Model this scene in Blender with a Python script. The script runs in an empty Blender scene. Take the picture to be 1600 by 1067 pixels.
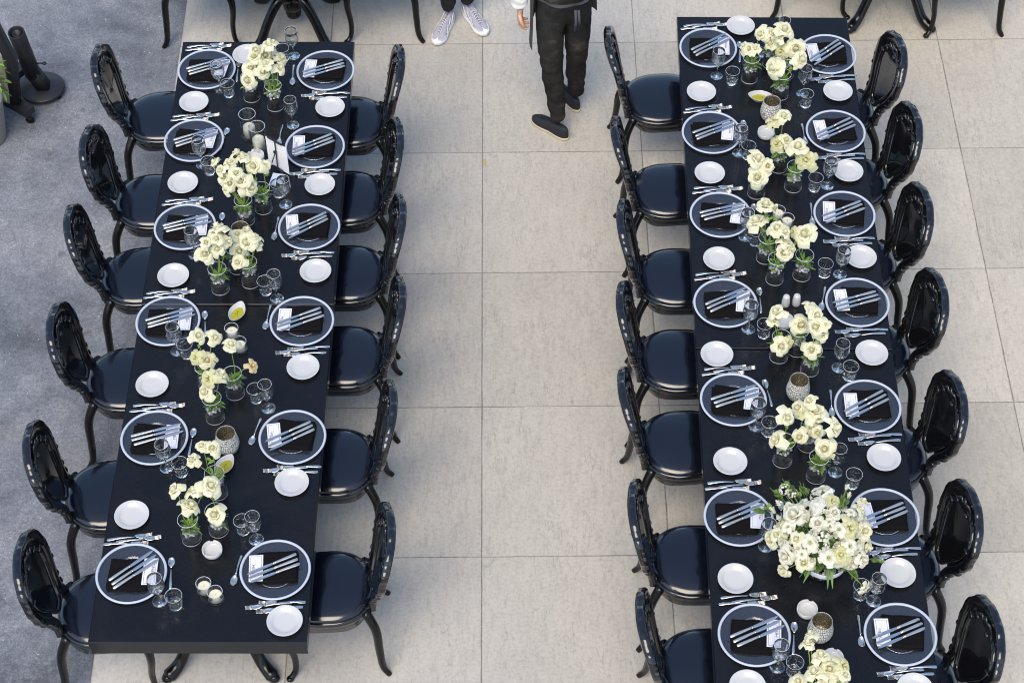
import bpy, math, random
from mathutils import Vector, Matrix, noise
PI = math.pi
SC = bpy.context.scene
# ---------------------------------------------------------------- camera, sky, sun, exposure
cam_d = bpy.data.cameras.new("camera")
cam_d.lens = 70.0; cam_d.sensor_width = 36.0
cam_d.clip_start = 0.1; cam_d.clip_end = 400.0
cam = bpy.data.objects.new("camera", cam_d)
SC.collection.objects.link(cam)
_r = (0.999957, -0.008068, -0.004604); _u = (0.009165, 0.776382, 0.630195); _b = (-0.00151, -0.63021, 0.776423)
cam.matrix_world = Matrix(((_r[0], _u[0], _b[0], 0.1499), (_r[1], _u[1], _b[1], -9.4206), (_r[2], _u[2], _b[2], 8.6113), (0, 0, 0, 1)))
cam_d.dof.use_dof = True; cam_d.dof.focus_distance = 10.2; cam_d.dof.aperture_fstop = 9.0
SC.camera = cam
SC.cycles.filter_width = 1.05
SC.render.resolution_x = 1024; SC.render.resolution_y = 682
SUN_EL, SUN_AZ = math.radians(58), math.radians(198)   # azimuth measured clockwise from +Y
world = bpy.data.worlds.new("World"); SC.world = world; world.use_nodes = True
wt = world.node_tree; wt.nodes.clear()
sky = wt.nodes.new("ShaderNodeTexSky"); sky.sky_type = 'NISHITA'; sky.sun_disc = False
sky.sun_elevation = SUN_EL; sky.sun_rotation = SUN_AZ
sky.air_density = 1.0; sky.dust_density = 1.2; sky.ozone_density = 1.0
wbg = wt.nodes.new("ShaderNodeBackground"); wbg.inputs[1].default_value = 0.15
wo = wt.nodes.new("ShaderNodeOutputWorld")
wt.links.new(sky.outputs[0], wbg.inputs[0]); wt.links.new(wbg.outputs[0], wo.inputs[0])
sun_d = bpy.data.lights.new("sun", 'SUN'); sun_d.energy = 1.55; sun_d.angle = math.radians(38); sun_d.color = (1.0, 0.885, 0.70)
sun = bpy.data.objects.new("sun", sun_d); SC.collection.objects.link(sun)
sdir = Vector((math.sin(SUN_AZ) * math.cos(SUN_EL), math.cos(SUN_AZ) * math.cos(SUN_EL), math.sin(SUN_EL)))
sun.rotation_euler = sdir.to_track_quat('Z', 'Y').to_euler(); sun.location = (0, 0, 20)
SC.view_settings.view_transform = 'Standard'; SC.view_settings.look = 'None'
SC.view_settings.exposure = 1.0; SC.view_settings.gamma = 1.0
D = {"chairs":{"L":[[-1.859,-1.086,0.07],[-1.838,-1.756,0.0],[-1.849,-2.313,0.14],[-1.841,-3.02,0.054],[-1.852,-3.75,0.14],[-1.799,-4.408,0.07]],"R":[[-0.751,-1.139,3.142],[-0.742,-1.744,3.206],[-0.714,-2.309,3.142],[-0.7,-2.884,3.142],[-0.726,-3.561,3.142],[-0.714,-4.303,3.187]],"RL":[[1.038,-0.973,0.07],[1.046,-1.709,0.07],[1.051,-2.355,0.0],[1.025,-2.928,0.0],[1.012,-3.47,0.085],[1.028,-4.172,0.0],[1.039,-4.758,0.07]],"RR":[[2.076,-1.082,3.212],[2.083,-1.656,3.212],[2.055,-2.271,3.212],[2.046,-2.879,3.212],[2.041,-3.55,3.212],[2.011,-4.208,3.212],[2.007,-4.848,3.212]]},"chargers":{"L":[[-1.563,-1.03],[-1.583,-1.599],[-1.571,-2.245],[-1.596,-2.896],[-1.588,-3.636],[-1.613,-4.416]],"R":[[-0.883,-1.049],[-0.911,-1.657],[-0.909,-2.253],[-0.91,-2.904],[-0.913,-3.64],[-0.946,-4.403]],"RL":[[1.313,-0.888],[1.284,-1.574],[1.288,-2.193],[1.267,-2.81],[1.259,-3.435],[1.229,-4.134],[1.249,-4.775]],"RR":[[1.994,-0.951],[1.972,-1.573],[1.95,-2.194],[1.947,-2.813],[1.919,-3.484],[1.919,-4.142],[1.911,-4.779]]},"plates":{"L":[[-1.342,-0.912],[-1.611,-1.298],[-1.613,-1.923],[-1.599,-2.59],[-1.633,-3.308],[-1.647,-4.092]],"R":[[-0.842,-1.349],[-0.868,-1.946],[-0.858,-2.568],[-0.886,-3.207],[-0.899,-3.912],[-0.884,-4.68]],"RL":[[1.514,-0.705],[1.249,-1.252],[1.251,-1.886],[1.255,-2.509],[1.198,-3.149],[1.214,-3.812],[1.187,-4.477],[1.197,-5.038]],"RR":[[2.019,-1.257],[2.005,-1.881],[2.001,-2.504],[1.979,-3.15],[1.959,-3.797],[1.942,-4.454],[1.939,-5.062]]},"wines":{"L":[[-1.474,-1.18],[-1.524,-1.774],[-1.501,-2.435],[-1.531,-3.084],[-1.511,-3.808],[-1.467,-4.559]],"R":[[-1.074,-0.91],[-1.044,-1.473],[-1.045,-2.077],[-1.049,-2.741],[-1.044,-3.454],[-1.048,-4.227]],"RL":[[1.346,-1.109],[1.423,-1.723],[1.407,-2.344],[1.372,-2.974],[1.357,-3.592],[1.344,-4.293],[1.34,-4.934]],"RR":[[1.739,-0.861],[1.821,-1.259],[1.883,-1.976],[1.881,-2.612],[1.804,-3.231],[1.717,-3.871],[1.814,-4.595]]},"tumblers":{"L":[[-1.421,-1.228],[-1.476,-1.833],[-1.421,-2.479],[-1.481,-3.114],[-1.436,-3.843],[-1.391,-4.587]],"R":[[-1.131,-0.942],None,[-1.087,-2.006],[-1.108,-2.697],[-1.107,-3.4],[-1.111,-4.179]],"RL":[[1.427,-1.165],[1.469,-1.753],[1.455,-2.385],[1.445,-3.015],[1.414,-3.634],[1.421,-4.304],[1.408,-4.961]],"RR":[[1.625,-0.935],[1.826,-1.352],[1.81,-1.999],[1.796,-2.613],[1.849,-3.293],[1.789,-3.947],[1.753,-4.567]]},"spoons":{"L":[[-1.385,-0.983,1.563],[-1.41,-1.526,1.38],[-1.381,-2.168,1.6],[-1.412,-2.855,1.688],[-1.402,-3.605,1.5],[-1.434,-4.355,1.628]],"R":[[-1.068,-1.125,-1.563],[-1.113,-1.609,-1.642],[-1.091,-2.306,-1.663],[-1.094,-2.921,-1.681],[-1.11,-3.649,-1.813],[-1.134,-4.45,-1.738]],"RL":[[1.496,-0.86,1.503],[1.468,-1.502,1.616],[1.471,-2.138,1.486],[1.451,-2.73,1.537],[1.428,-3.334,1.716],[1.436,-4.067,1.521],[1.435,-4.734,1.436]],"RR":[[1.805,-1.009,-1.616],[1.797,-1.636,-1.535],[1.775,-2.239,-1.61],[1.762,-2.829,-1.814],[1.741,-3.509,-1.62],[1.721,-4.186,-1.637],[1.732,-4.807,-1.581]]},"clusters":[["left",[[-1.289,-1.25],[-1.151,-1.324],[-1.183,-1.189]],[[-1.291,-1.308,0.94,0.1,0],[-1.272,-1.251,0.975,0.085,0],[-1.25,-1.23,1.05,0.078,0],[-1.237,-1.224,1.09,0.071,0],[-1.198,-1.319,1.01,0.078,1],[-1.192,-1.186,1.015,0.086,2],[-1.176,-1.322,1.075,0.077,1],[-1.159,-1.197,1.115,0.099,1],[-1.098,-1.296,1.025,0.078,1],[-1.102,-1.193,1.0,0.071,2]]],["left",[[-1.25,-2.191],[-1.163,-2.108]],[[-1.386,-2.107,1.115,0.06,0],[-1.352,-2.169,1.115,0.06,0],[-1.337,-2.175,1.065,0.067,0],[-1.334,-2.192,1.0,0.061,0],[-1.304,-2.108,1.115,0.074,0],[-1.307,-2.182,1.03,0.067,0],[-1.264,-2.189,1.115,0.073,0],[-1.273,-2.036,1.115,0.074,0],[-1.248,-2.19,1.055,0.08,0],[-1.24,-2.068,1.115,0.074,0],[-1.236,-2.193,1.0,0.067,0],[-1.197,-2.184,1.0,0.091,0],[-1.184,-2.106,1.08,0.091,1],[-1.124,-2.087,1.06,0.061,1]]],["left",[[-1.347,-2.672],[-1.193,-2.63],[-1.267,-2.532]],[[-1.397,-2.665,1.02,0.082,0],[-1.379,-2.667,1.11,0.068,0],[-1.328,-2.646,1.115,0.071,0],[-1.329,-2.574,1.115,0.104,0],[-1.33,-2.66,1.05,0.078,0],[-1.273,-2.621,1.065,0.065,0],[-1.244,-2.515,1.005,0.073,2],[-1.239,-2.659,0.945,0.082,1],[-1.236,-2.576,0.94,0.086,2],[-1.185,-2.624,1.06,0.104,1],[-1.197,-2.484,1.0,0.066,2],[-1.146,-2.599,1.075,0.072,1],[-1.134,-2.591,1.015,0.062,1]]],["left",[[-1.302,-3.509],[-1.215,-3.358],[-1.354,-3.316]],[[-1.388,-3.327,1.0,0.075,2],[-1.36,-3.279,1.115,0.078,2],[-1.326,-3.528,0.99,0.087,0],[-1.331,-3.322,0.975,0.075,2],[-1.304,-3.51,1.06,0.083,0],[-1.284,-3.26,1.075,0.081,2],[-1.287,-3.331,0.985,0.044,2],[-1.242,-3.463,1.045,0.084,0],[-1.198,-3.334,1.115,0.084,1],[-1.101,-3.379,1.0,0.069,1]]],["left",[[-1.352,-4.218],[-1.229,-4.172],[-1.25,-3.959]],[[-1.39,-4.188,1.115,0.082,0],[-1.327,-4.198,1.0,0.086,0],[-1.346,-3.94,1.0,0.075,2],[-1.307,-4.175,1.09,0.079,0],[-1.286,-3.941,1.115,0.066,2],[-1.28,-4.148,1.015,0.056,0],[-1.222,-4.166,1.115,0.088,1],[-1.236,-3.948,1.105,0.078,2],[-1.225,-4.212,0.94,0.098,1]]],["right",[[1.53,-1.135],[1.692,-1.27],[1.738,-1.107],[1.662,-1.016]],[[1.476,-1.128,1.0,0.057,0],[1.503,-1.141,0.99,0.079,0],[1.54,-1.139,0.995,0.064,0],[1.579,-1.029,0.995,0.086,3],[1.639,-1.048,0.94,0.079,3],[1.652,-1.019,1.0,0.079,3],[1.632,-1.277,0.97,0.107,1],[1.652,-1.255,1.0,0.064,1],[1.682,-1.079,1.025,0.065,2],[1.693,-1.112,0.94,0.086,2],[1.702,-1.088,1.09,0.093,2],[1.774,-1.128,0.975,0.093,2],[1.762,-1.28,1.0,0.057,1],[1.789,-1.257,1.015,0.096,1]]],["right",[[1.493,-2.028],[1.696,-1.983],[1.63,-1.837]],[[1.476,-2.086,0.94,0.099,0],[1.48,-2.021,1.02,0.109,0],[1.532,-2.052,0.99,0.068,0],[1.58,-1.805,1.085,0.082,2],[1.601,-1.842,0.945,0.09,2],[1.627,-1.801,1.115,0.079,2],[1.651,-1.851,0.985,0.065,2],[1.691,-1.977,1.065,0.109,1],[1.736,-2.01,0.99,0.102,1]]],["right",[[1.499,-2.494],[1.536,-2.641],[1.679,-2.616]],[[1.434,-2.454,1.005,0.109,0],[1.474,-2.442,1.115,0.089,0],[1.521,-2.469,1.115,0.056,0],[1.518,-2.609,1.115,0.085,1],[1.561,-2.659,0.98,0.085,1],[1.555,-2.635,1.115,0.071,1],[1.572,-2.634,1.04,0.072,1],[1.599,-2.651,1.0,0.065,1],[1.608,-2.568,1.04,0.059,2],[1.661,-2.604,1.065,0.108,2]]],["right",[[1.51,-3.158],[1.657,-3.243],[1.603,-3.117]],[[1.463,-3.125,1.01,0.07,0],[1.466,-3.128,1.08,0.085,0],[1.497,-3.241,0.94,0.092,0],[1.539,-3.22,0.94,0.054,0],[1.608,-3.12,0.96,0.089,2],[1.644,-3.264,0.94,0.098,1],[1.65,-3.109,1.08,0.079,2],[1.651,-3.238,1.085,0.085,1],[1.659,-3.187,1.115,0.078,1],[1.69,-3.237,1.025,0.079,1],[1.698,-3.235,1.1,0.053,1]]],["right",[[1.468,-3.8],[1.598,-3.71],[1.62,-3.896]],[[1.411,-3.815,0.95,0.085,0],[1.46,-3.793,1.09,0.084,0],[1.528,-3.667,1.0,0.08,1],[1.531,-3.797,0.94,0.082,1],[1.561,-3.695,1.0,0.067,1],[1.572,-3.688,1.085,0.07,1],[1.594,-3.74,0.94,0.061,1],[1.607,-3.709,1.035,0.101,1],[1.622,-3.773,0.94,0.076,1],[1.625,-3.727,1.0,0.067,1],[1.632,-3.908,0.995,0.1,2],[1.666,-3.941,0.98,0.054,2],[1.68,-3.871,1.115,0.084,2]]],["right",[[1.465,-5.16],[1.564,-5.18]],[[1.386,-5.144,1.0,0.075,0],[1.427,-5.021,1.115,0.069,0],[1.443,-4.98,1.115,0.069,0],[1.447,-5.137,1.07,0.091,0],[1.481,-5.073,1.1,0.085,1],[1.497,-5.167,1.0,0.066,0],[1.518,-5.12,1.06,0.077,1],[1.564,-5.178,1.03,0.074,1],[1.575,-5.135,1.115,0.077,1],[1.574,-5.176,1.105,0.06,1]]]],"oil":[[-1.245,-2.851],[-1.23,-3.815],[1.574,-1.302]],"shakers":[[1.577,-2.812],[1.632,-2.808]],"ash":[[-1.248,-4.292],[1.502,-4.646],[1.585,-1.582],[1.56,-2.936],[-1.232,-1.729],[1.592,-4.901]],"holder":[[-1.258,-2.352],[-1.223,-3.693],[1.621,-1.441],[1.579,-3.399],[1.545,-4.771]],"votive":[[-1.265,-4.504],[-1.209,-4.55],[-1.259,-2.987],[-1.212,-3.076],[1.593,-2.208],[1.635,-2.264]],"hurr":[[-1.277,-1.553],[-1.218,-1.65]],"easel":[[-1.105,-1.838]],"bowl":[[1.597,-4.419]],"bfl":[[1.582,-4.179,1.064,0.038,"L"],[1.583,-4.416,1.145,0.025,"L"],[1.625,-4.448,1.133,0.031,"L"],[1.401,-4.398,1.079,0.029,"L"],[1.494,-4.495,1.094,0.036,"L"],[1.579,-4.553,1.053,0.039,"L"],[1.678,-4.507,1.083,0.031,"L"],[1.433,-4.348,1.106,0.048,"R"],[1.436,-4.467,1.08,0.033,"R"],[1.39,-4.496,0.979,0.042,"R"],[1.469,-4.548,1.008,0.037,"R"],[1.504,-4.551,1.034,0.023,"B"],[1.341,-4.365,0.927,0.035,"R"],[1.357,-4.253,0.994,0.026,"B"],[1.375,-4.329,1.046,0.023,"B"],[1.417,-4.293,1.078,0.029,"R"],[1.475,-4.35,1.128,0.023,"B"],[1.529,-4.422,1.139,0.033,"R"],[1.681,-4.441,1.122,0.038,"Y"],[1.632,-4.542,1.062,0.037,"Y"],[1.658,-4.556,1.029,0.027,"Y"],[1.748,-4.524,0.989,0.033,"R"],[1.393,-4.497,0.859,0.033,"R"],[1.752,-4.431,1.085,0.033,"R"],[1.743,-4.32,1.096,0.029,"R"],[1.77,-4.243,1.051,0.023,"R"],[1.698,-4.185,1.076,0.023,"B"],[1.706,-4.217,1.057,0.023,"B"],[1.689,-4.357,1.131,0.023,"L"],[1.724,-4.386,1.114,0.027,"B"],[1.611,-4.372,1.149,0.029,"R"],[1.614,-4.3,1.138,0.031,"Y"],[1.544,-4.333,1.144,0.037,"S"],[1.538,-4.272,1.124,0.025,"S"],[1.543,-4.479,1.118,0.037,"S"],[1.551,-4.511,1.097,0.03,"S"],[1.414,-4.174,1.048,0.026,"S"],[1.452,-4.194,1.039,0.022,"S"],[1.385,-4.226,1.013,0.023,"B"],[1.444,-4.502,1.057,0.025,"B"],[1.414,-4.49,1.04,0.02,"B"],[1.458,-4.526,1.04,0.025,"L"],[1.608,-4.476,1.123,0.02,"B"],[1.357,-4.399,1.017,0.027,"R"],[1.48,-4.387,1.13,0.023,"B"],[1.644,-4.493,1.106,0.021,"B"],[1.574,-4.376,1.15,0.025,"B"],[1.763,-4.6,0.87,0.027,"L"],[1.501,-4.458,1.119,0.023,"B"],[1.607,-4.515,1.096,0.021,"B"],[1.714,-4.46,1.097,0.024,"B"],[1.378,-4.437,1.036,0.022,"B"]],"bgr":[[1.444,-4.163,1.058],[1.462,-4.176,1.051],[1.489,-4.163,1.063],[1.377,-4.187,1.036],[1.359,-4.176,1.042],[1.487,-4.217,1.029],[1.43,-4.213,1.025],[1.688,-4.215,1.056],[1.694,-4.245,1.056],[1.597,-4.27,1.104],[1.474,-4.428,1.096],[1.453,-4.409,1.089],[1.492,-4.409,1.109],[1.577,-4.454,1.112],[1.599,-4.49,1.09],[1.557,-4.393,1.127],[1.711,-4.52,0.884],[1.725,-4.542,0.874],[1.479,-4.515,0.858],[1.545,-4.555,0.986],[1.536,-4.558,0.957],[1.635,-4.341,1.123],[1.658,-4.311,1.111],[1.285,-4.242,0.995],[1.575,-4.485,1.094],[1.512,-4.522,1.043],[1.504,-4.171,1.059],[1.321,-4.239,1.0],[1.778,-4.473,0.92],[1.836,-4.491,0.919],[1.414,-4.146,1.066],[1.599,-4.52,1.062],[1.435,-4.426,1.071],[1.623,-4.479,1.095]],"bc":[1.585,-4.369,0.95],"cam":{"loc":[0.1499,-9.4206,8.6113],"r":[0.999957,-0.008068,-0.004604],"u":[0.009165,0.776382,0.630195],"b":[-0.00151,-0.63021,0.776423]}}
# ---------------------------------------------------------------- helpers
COL = SC.collection
rnd = random.Random(7)
class MB:
    def __init__(s): s.v = []; s.f = []; s.m = []; s.s = []
    def add(s, vs, fs, mi=0, smooth=True):
        o = len(s.v); s.v += [tuple(p) for p in vs]
        for f in fs: s.f.append(tuple(o + i for i in f)); s.m.append(mi); s.s.append(smooth)
    def box(s, x0, x1, y0, y1, z0, z1, mi=0, M=None):
        vs = [Vector(p) for p in ((x0,y0,z0),(x1,y0,z0),(x1,y1,z0),(x0,y1,z0),(x0,y0,z1),(x1,y0,z1),(x1,y1,z1),(x0,y1,z1))]
        if M: vs = [M @ p for p in vs]
        s.add(vs, [(3,2,1,0),(4,5,6,7),(0,1,5,4),(1,2,6,5),(2,3,7,6),(3,0,4,7)], mi, False)
    def loft(s, rings, closed=True, cap0=True, cap1=True, mi=0, smooth=True):
        n = len(rings[0]); vs = [p for r in rings for p in r]; fs = []
        for i in range(len(rings)-1):
            for j in range(n if closed else n-1):
                a = i*n+j; b = i*n+(j+1)%n
                fs.append((a, b, b+n, a+n))
        if closed and cap0: fs.append(tuple(range(n-1, -1, -1)))
        if closed and cap1: fs.append(tuple((len(rings)-1)*n+j for j in range(n)))
        s.add(vs, fs, mi, smooth)
    def lathe(s, prof, n=32, mi=0, c=(0,0,0), smooth=True, a0=0.0, caps=True):
        rings = []
        for r, z in prof:
            rings.append([(c[0]+r*math.cos(a0+2*PI*j/n), c[1]+r*math.sin(a0+2*PI*j/n), c[2]+z) for j in range(n)])
        s.loft(rings, True, caps, caps, mi, smooth)
    def tube(s, pts, rad, n=8, mi=0, caps=True, sq=None):
        pts = [Vector(p) for p in pts]; rings = []; up = None
        for i, p in enumerate(pts):
            t = (pts[min(i+1, len(pts)-1)] - pts[max(i-1, 0)]).normalized()
            if up is None: up = t.orthogonal().normalized()
            up = (up - t*up.dot(t)).normalized(); b = t.cross(up)
            r = rad[i] if isinstance(rad, (list, tuple)) else rad
            ring = []
            for j in range(n):
                a = 2*PI*j/n; ca, sa = math.cos(a), math.sin(a)
                if sq: e = sq; ca = math.copysign(abs(ca)**e, ca); sa = math.copysign(abs(sa)**e, sa)
                ring.append(p + up*ca*r + b*sa*r)
            rings.append(ring)
        s.loft(rings, True, caps, caps, mi)
    def ell(s, c, r, M=None, n=8, m=6, mi=0):
        rings = []
        for i in range(1, m):
            th = PI*i/m
            rings.append([Vector((r[0]*math.sin(th)*math.cos(2*PI*j/n), r[1]*math.sin(th)*math.sin(2*PI*j/n), r[2]*math.cos(th))) for j in range(n)])
        rings = [[(M @ p if M else p) + Vector(c) for p in q] for q in rings]
        rings.reverse()
        s.loft(rings, True, True, True, mi)
def curve(pts, k=6):
    P = [Vector(p) for p in pts]; P = [P[0]*2-P[1]] + P + [P[-1]*2-P[-2]]; o = []
    for i in range(1, len(P)-2):
        for j in range(k):
            t = j/k; a, b, c, d = P[i-1], P[i], P[i+1], P[i+2]
            o.append(0.5*((2*b)+(c-a)*t+(2*a-5*b+4*c-d)*t*t+(3*b-a-3*c+d)*t**3))
    o.append(P[-2]); return o
def lerp1(xs, ys, x):
    if x <= xs[0]: return ys[0]
    for i in range(len(xs)-1):
        if x <= xs[i+1]:
            t = (x-xs[i])/(xs[i+1]-xs[i]); return ys[i]+(ys[i+1]-ys[i])*t
    return ys[-1]
def mesh(name, mb, mats):
    me = bpy.data.meshes.new(name); me.from_pydata(mb.v, [], mb.f)
    for m in mats: me.materials.append(m)
    me.polygons.foreach_set('material_index', mb.m); me.polygons.foreach_set('use_smooth', mb.s)
    me.update(); return me
def link(name, me, parent=None):
    o = bpy.data.objects.new(name, me); COL.objects.link(o)
    if parent is not None: o.parent = parent
    return o
def obj(name, mb, mats, parent=None):
    if not isinstance(mats, (list, tuple)): mats = [mats]
    return link(name, mesh(name, mb, mats), parent)
def tag(o, label, cat, group=None, kind=None):
    if label: o['label'] = label
    if cat: o['category'] = cat
    if group: o['group'] = group
    if kind: o['kind'] = kind
    return o
def thing(name, label, cat, loc=(0,0,0), rz=0, group=None):
    o = bpy.data.objects.new(name, None); COL.objects.link(o); o.empty_display_size = .05
    o.location = loc; o.rotation_euler = (0, 0, rz); return tag(o, label, cat, group)
def dup(root, loc, rz, label, group=None):
    r = root.copy(); COL.objects.link(r); r.location = loc; r.rotation_euler = (0, 0, rz)
    r['label'] = label
    if group: r['group'] = group
    for ch in list(root.children):
        c = ch.copy(); COL.objects.link(c); c.parent = r
        for g in list(ch.children):
            d = g.copy(); COL.objects.link(d); d.parent = c
    return r
class Proto:                      # first use hands out the prototype itself, later uses copies
    def __init__(s, root): s.root = root; s.used = False
    def put(s, loc, rz, label, group=None):
        if s.used: return dup(s.root, loc, rz, label, group)
        s.used = True; s.root.location = loc; s.root.rotation_euler = (0, 0, rz); s.root['label'] = label
        if group: s.root['group'] = group
        return s.root
ORD = ['first','second','third','fourth','fifth','sixth','seventh','eighth','ninth','tenth','eleventh','twelfth','thirteenth','fourteenth']
# ---------------------------------------------------------------- materials
def mat(name, col=(.8,.8,.8), rough=.5, metal=0.0, coat=0.0, spec=.5, trans=0.0, ior=1.45, alpha=1.0, sss=0.0, sheen=0.0):
    m = bpy.data.materials.new(name); m.use_nodes = True
    b = m.node_tree.nodes['Principled BSDF']
    b.inputs['Base Color'].default_value = (*col, 1); b.inputs['Roughness'].default_value = rough
    b.inputs['Metallic'].default_value = metal; b.inputs['Coat Weight'].default_value = coat; b.inputs['Coat Roughness'].default_value = .03
    b.inputs['Specular IOR Level'].default_value = spec; b.inputs['Transmission Weight'].default_value = trans
    b.inputs['IOR'].default_value = ior
    if sss: b.inputs['Subsurface Weight'].default_value = sss; b.inputs['Subsurface Radius'].default_value = (.01,.008,.004)
    if sheen: b.inputs['Sheen Weight'].default_value = sheen
    return m
def N(m, t, **kw):
    n = m.node_tree.nodes.new(t)
    for k, v in kw.items(): setattr(n, k, v)
    return n
def L(m, a, b): m.node_tree.links.new(a, b)
def bsdf(m): return m.node_tree.nodes['Principled BSDF']
def coords(m, scale=(1,1,1), kind='Object'):
    tc = N(m, 'ShaderNodeTexCoord'); mp = N(m, 'ShaderNodeMapping'); mp.inputs['Scale'].default_value = scale
    L(m, tc.outputs[kind], mp.inputs[0]); return mp.outputs[0]
def noise_n(m, vec, scale, detail=4, rough=.55, dist=0):
    n = N(m, 'ShaderNodeTexNoise'); n.inputs['Scale'].default_value = scale; n.inputs['Detail'].default_value = detail
    n.inputs['Roughness'].default_value = rough; n.inputs['Distortion'].default_value = dist
    L(m, vec, n.inputs['Vector']); return n.outputs[0]
def ramp(m, fac, stops, interp='LINEAR'):
    r = N(m, 'ShaderNodeValToRGB'); r.color_ramp.interpolation = interp
    while len(r.color_ramp.elements) < len(stops): r.color_ramp.elements.new(.5)
    for e, (p, c) in zip(r.color_ramp.elements, stops):
        e.position = p; e.color = (c, c, c, 1) if isinstance(c, (int, float)) else (*c, 1)
    L(m, fac, r.inputs[0]); return r.outputs[0]
def mth(m, op, a, b=None, c=None):
    n = N(m, 'ShaderNodeMath', operation=op)
    for i, x in enumerate((a, b, c)):
        if x is None: continue
        if isinstance(x, (int, float)): n.inputs[i].default_value = x
        else: L(m, x, n.inputs[i])
    return n.outputs[0]
def mixc(m, fac, a, b, mode='MIX'):
    n = N(m, 'ShaderNodeMix', data_type='RGBA', blend_type=mode)
    for i, x in ((0, fac), (6, a), (7, b)):
        if isinstance(x, (int, float)): n.inputs[i].default_value = x
        elif isinstance(x, tuple): n.inputs[i].default_value = (*x, 1)
        else: L(m, x, n.inputs[i])
    return n.outputs[2]
def bump(m, h, strength, dist=.002):
    b = N(m, 'ShaderNodeBump'); b.inputs['Strength'].default_value = strength; b.inputs['Distance'].default_value = dist
    L(m, h, b.inputs['Height']); L(m, b.outputs[0], bsdf(m).inputs['Normal'])
TILE = 0.962
def mat_slabs():
    m = mat('slab_stone', rough=.62, spec=.35); v = coords(m)
    sep = N(m, 'ShaderNodeSeparateXYZ'); L(m, v, sep.inputs[0])
    wob = noise_n(m, v, 5, 3); wv = mth(m, 'MULTIPLY', mth(m, 'SUBTRACT', wob, .5), .006)
    X = mth(m, 'DIVIDE', mth(m, 'ADD', sep.outputs[0], wv), TILE); Y = mth(m, 'DIVIDE', mth(m, 'ADD', sep.outputs[1], wv), TILE)
    def edge(a): return mth(m, 'ABSOLUTE', mth(m, 'SUBTRACT', mth(m, 'FRACT', mth(m, 'ADD', a, 0.5)), .5))
    jn = noise_n(m, v, 2.3, 5, .7); jv = noise_n(m, v, 40, 3, .7)
    wid = mth(m, 'MULTIPLY', ramp(m, jn, [(.35, .42), (.62, 1.0)]), .0070)
    jx = mth(m, 'SUBTRACT', 1.0, mth(m, 'MULTIPLY', mth(m, 'DIVIDE', edge(X), wid), 1.0)); jx.node.use_clamp = True
    jy = mth(m, 'SUBTRACT', 1.0, mth(m, 'DIVIDE', edge(Y), mth(m, 'MULTIPLY', wid, .8))); jy.node.use_clamp = True
    J = mth(m, 'MULTIPLY', mth(m, 'MAXIMUM', jx, jy), ramp(m, jv, [(.3, .55), (.6, 1.0)]))
    comb = N(m, 'ShaderNodeCombineXYZ'); L(m, mth(m, 'FLOOR', X), comb.inputs[0]); L(m, mth(m, 'FLOOR', Y), comb.inputs[1])
    wn = N(m, 'ShaderNodeTexWhiteNoise', noise_dimensions='3D'); L(m, comb.outputs[0], wn.inputs[0])
    # cool cut stone near the middle, warmer reflected light painted in towards the right
    warm_light = mth(m, 'ADD', ramp(m, mth(m, 'MULTIPLY_ADD', sep.outputs[0], .16, .35), [(.1, 0.0), (1.0, 1.0)]), mth(m, 'MULTIPLY', noise_n(m, v, .9, 3), .5))
    base = mixc(m, warm_light, (.424, .415, .393), (.464, .426, .358))
    tint = mixc(m, wn.outputs[0], (.86, .855, .84), (1.07, 1.06, 1.05)); base = mixc(m, 1.0, base, tint, 'MULTIPLY')
    # off-set the texture per slab so that veins stop at the joints
    off = N(m, 'ShaderNodeVectorMath', operation='MULTIPLY_ADD'); L(m, wn.outputs[1], off.inputs[0]); off.inputs[1].default_value = (7,7,7); L(m, v, off.inputs[2])
    o = off.outputs[0]
    mot = noise_n(m, o, 3.0, 7, .62); base = mixc(m, 1.0, base, ramp(m, mot, [(.28, .93), (.5, 1.0), (.75, 1.03)]), 'MULTIPLY')
    fine = noise_n(m, o, 55, 6, .75); base = mixc(m, 1.0, base, ramp(m, fine, [(.28, .78), (.52, 1.01), (.75, 1.10)]), 'MULTIPLY')
    st = N(m, 'ShaderNodeMapping'); st.inputs['Scale'].default_value = (1.0, .22, 1); L(m, o, st.inputs[0])
    nz = noise_n(m, st.outputs[0], 42, 5, .7); base = mixc(m, 1.0, base, ramp(m, nz, [(.30, .88), (.48, 1.0), (.7, 1.05)]), 'MULTIPLY')
    # thin dark veins / hairline cracks running mostly along Y
    def vein(scale, w, lo, hi, msc):
        mp = N(m, 'ShaderNodeMapping'); mp.inputs['Scale'].default_value = (1.0, .34, 1); L(m, o, mp.inputs[0])
        n1 = N(m, 'ShaderNodeTexNoise'); n1.inputs['Scale'].default_value = scale*1.6; n1.inputs['Detail'].default_value = 6; L(m, mp.outputs[0], n1.inputs[0])
        ad = N(m, 'ShaderNodeVectorMath', operation='MULTIPLY_ADD'); L(m, n1.outputs[1], ad.inputs[0]); ad.inputs[1].default_value = (.5/scale*3,)*3; L(m, mp.outputs[0], ad.inputs[2])
        vo = N(m, 'ShaderNodeTexVoronoi', feature='DISTANCE_TO_EDGE'); vo.inputs['Scale'].default_value = scale; L(m, ad.outputs[0], vo.inputs[0])
        line = mth(m, 'SUBTRACT', 1.0, mth(m, 'DIVIDE', vo.outputs[0], w)); line.node.use_clamp = True
        return mth(m, 'MULTIPLY', line, ramp(m, noise_n(m, o, msc, 4, .65), [(lo, 0.0), (hi, 1.0)]))
    v1 = vein(7, .028, .52, .68, 6); v2 = vein(2.2, .008, .50, .60, 2.2); v3 = vein(16, .06, .55, .72, 9)
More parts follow.
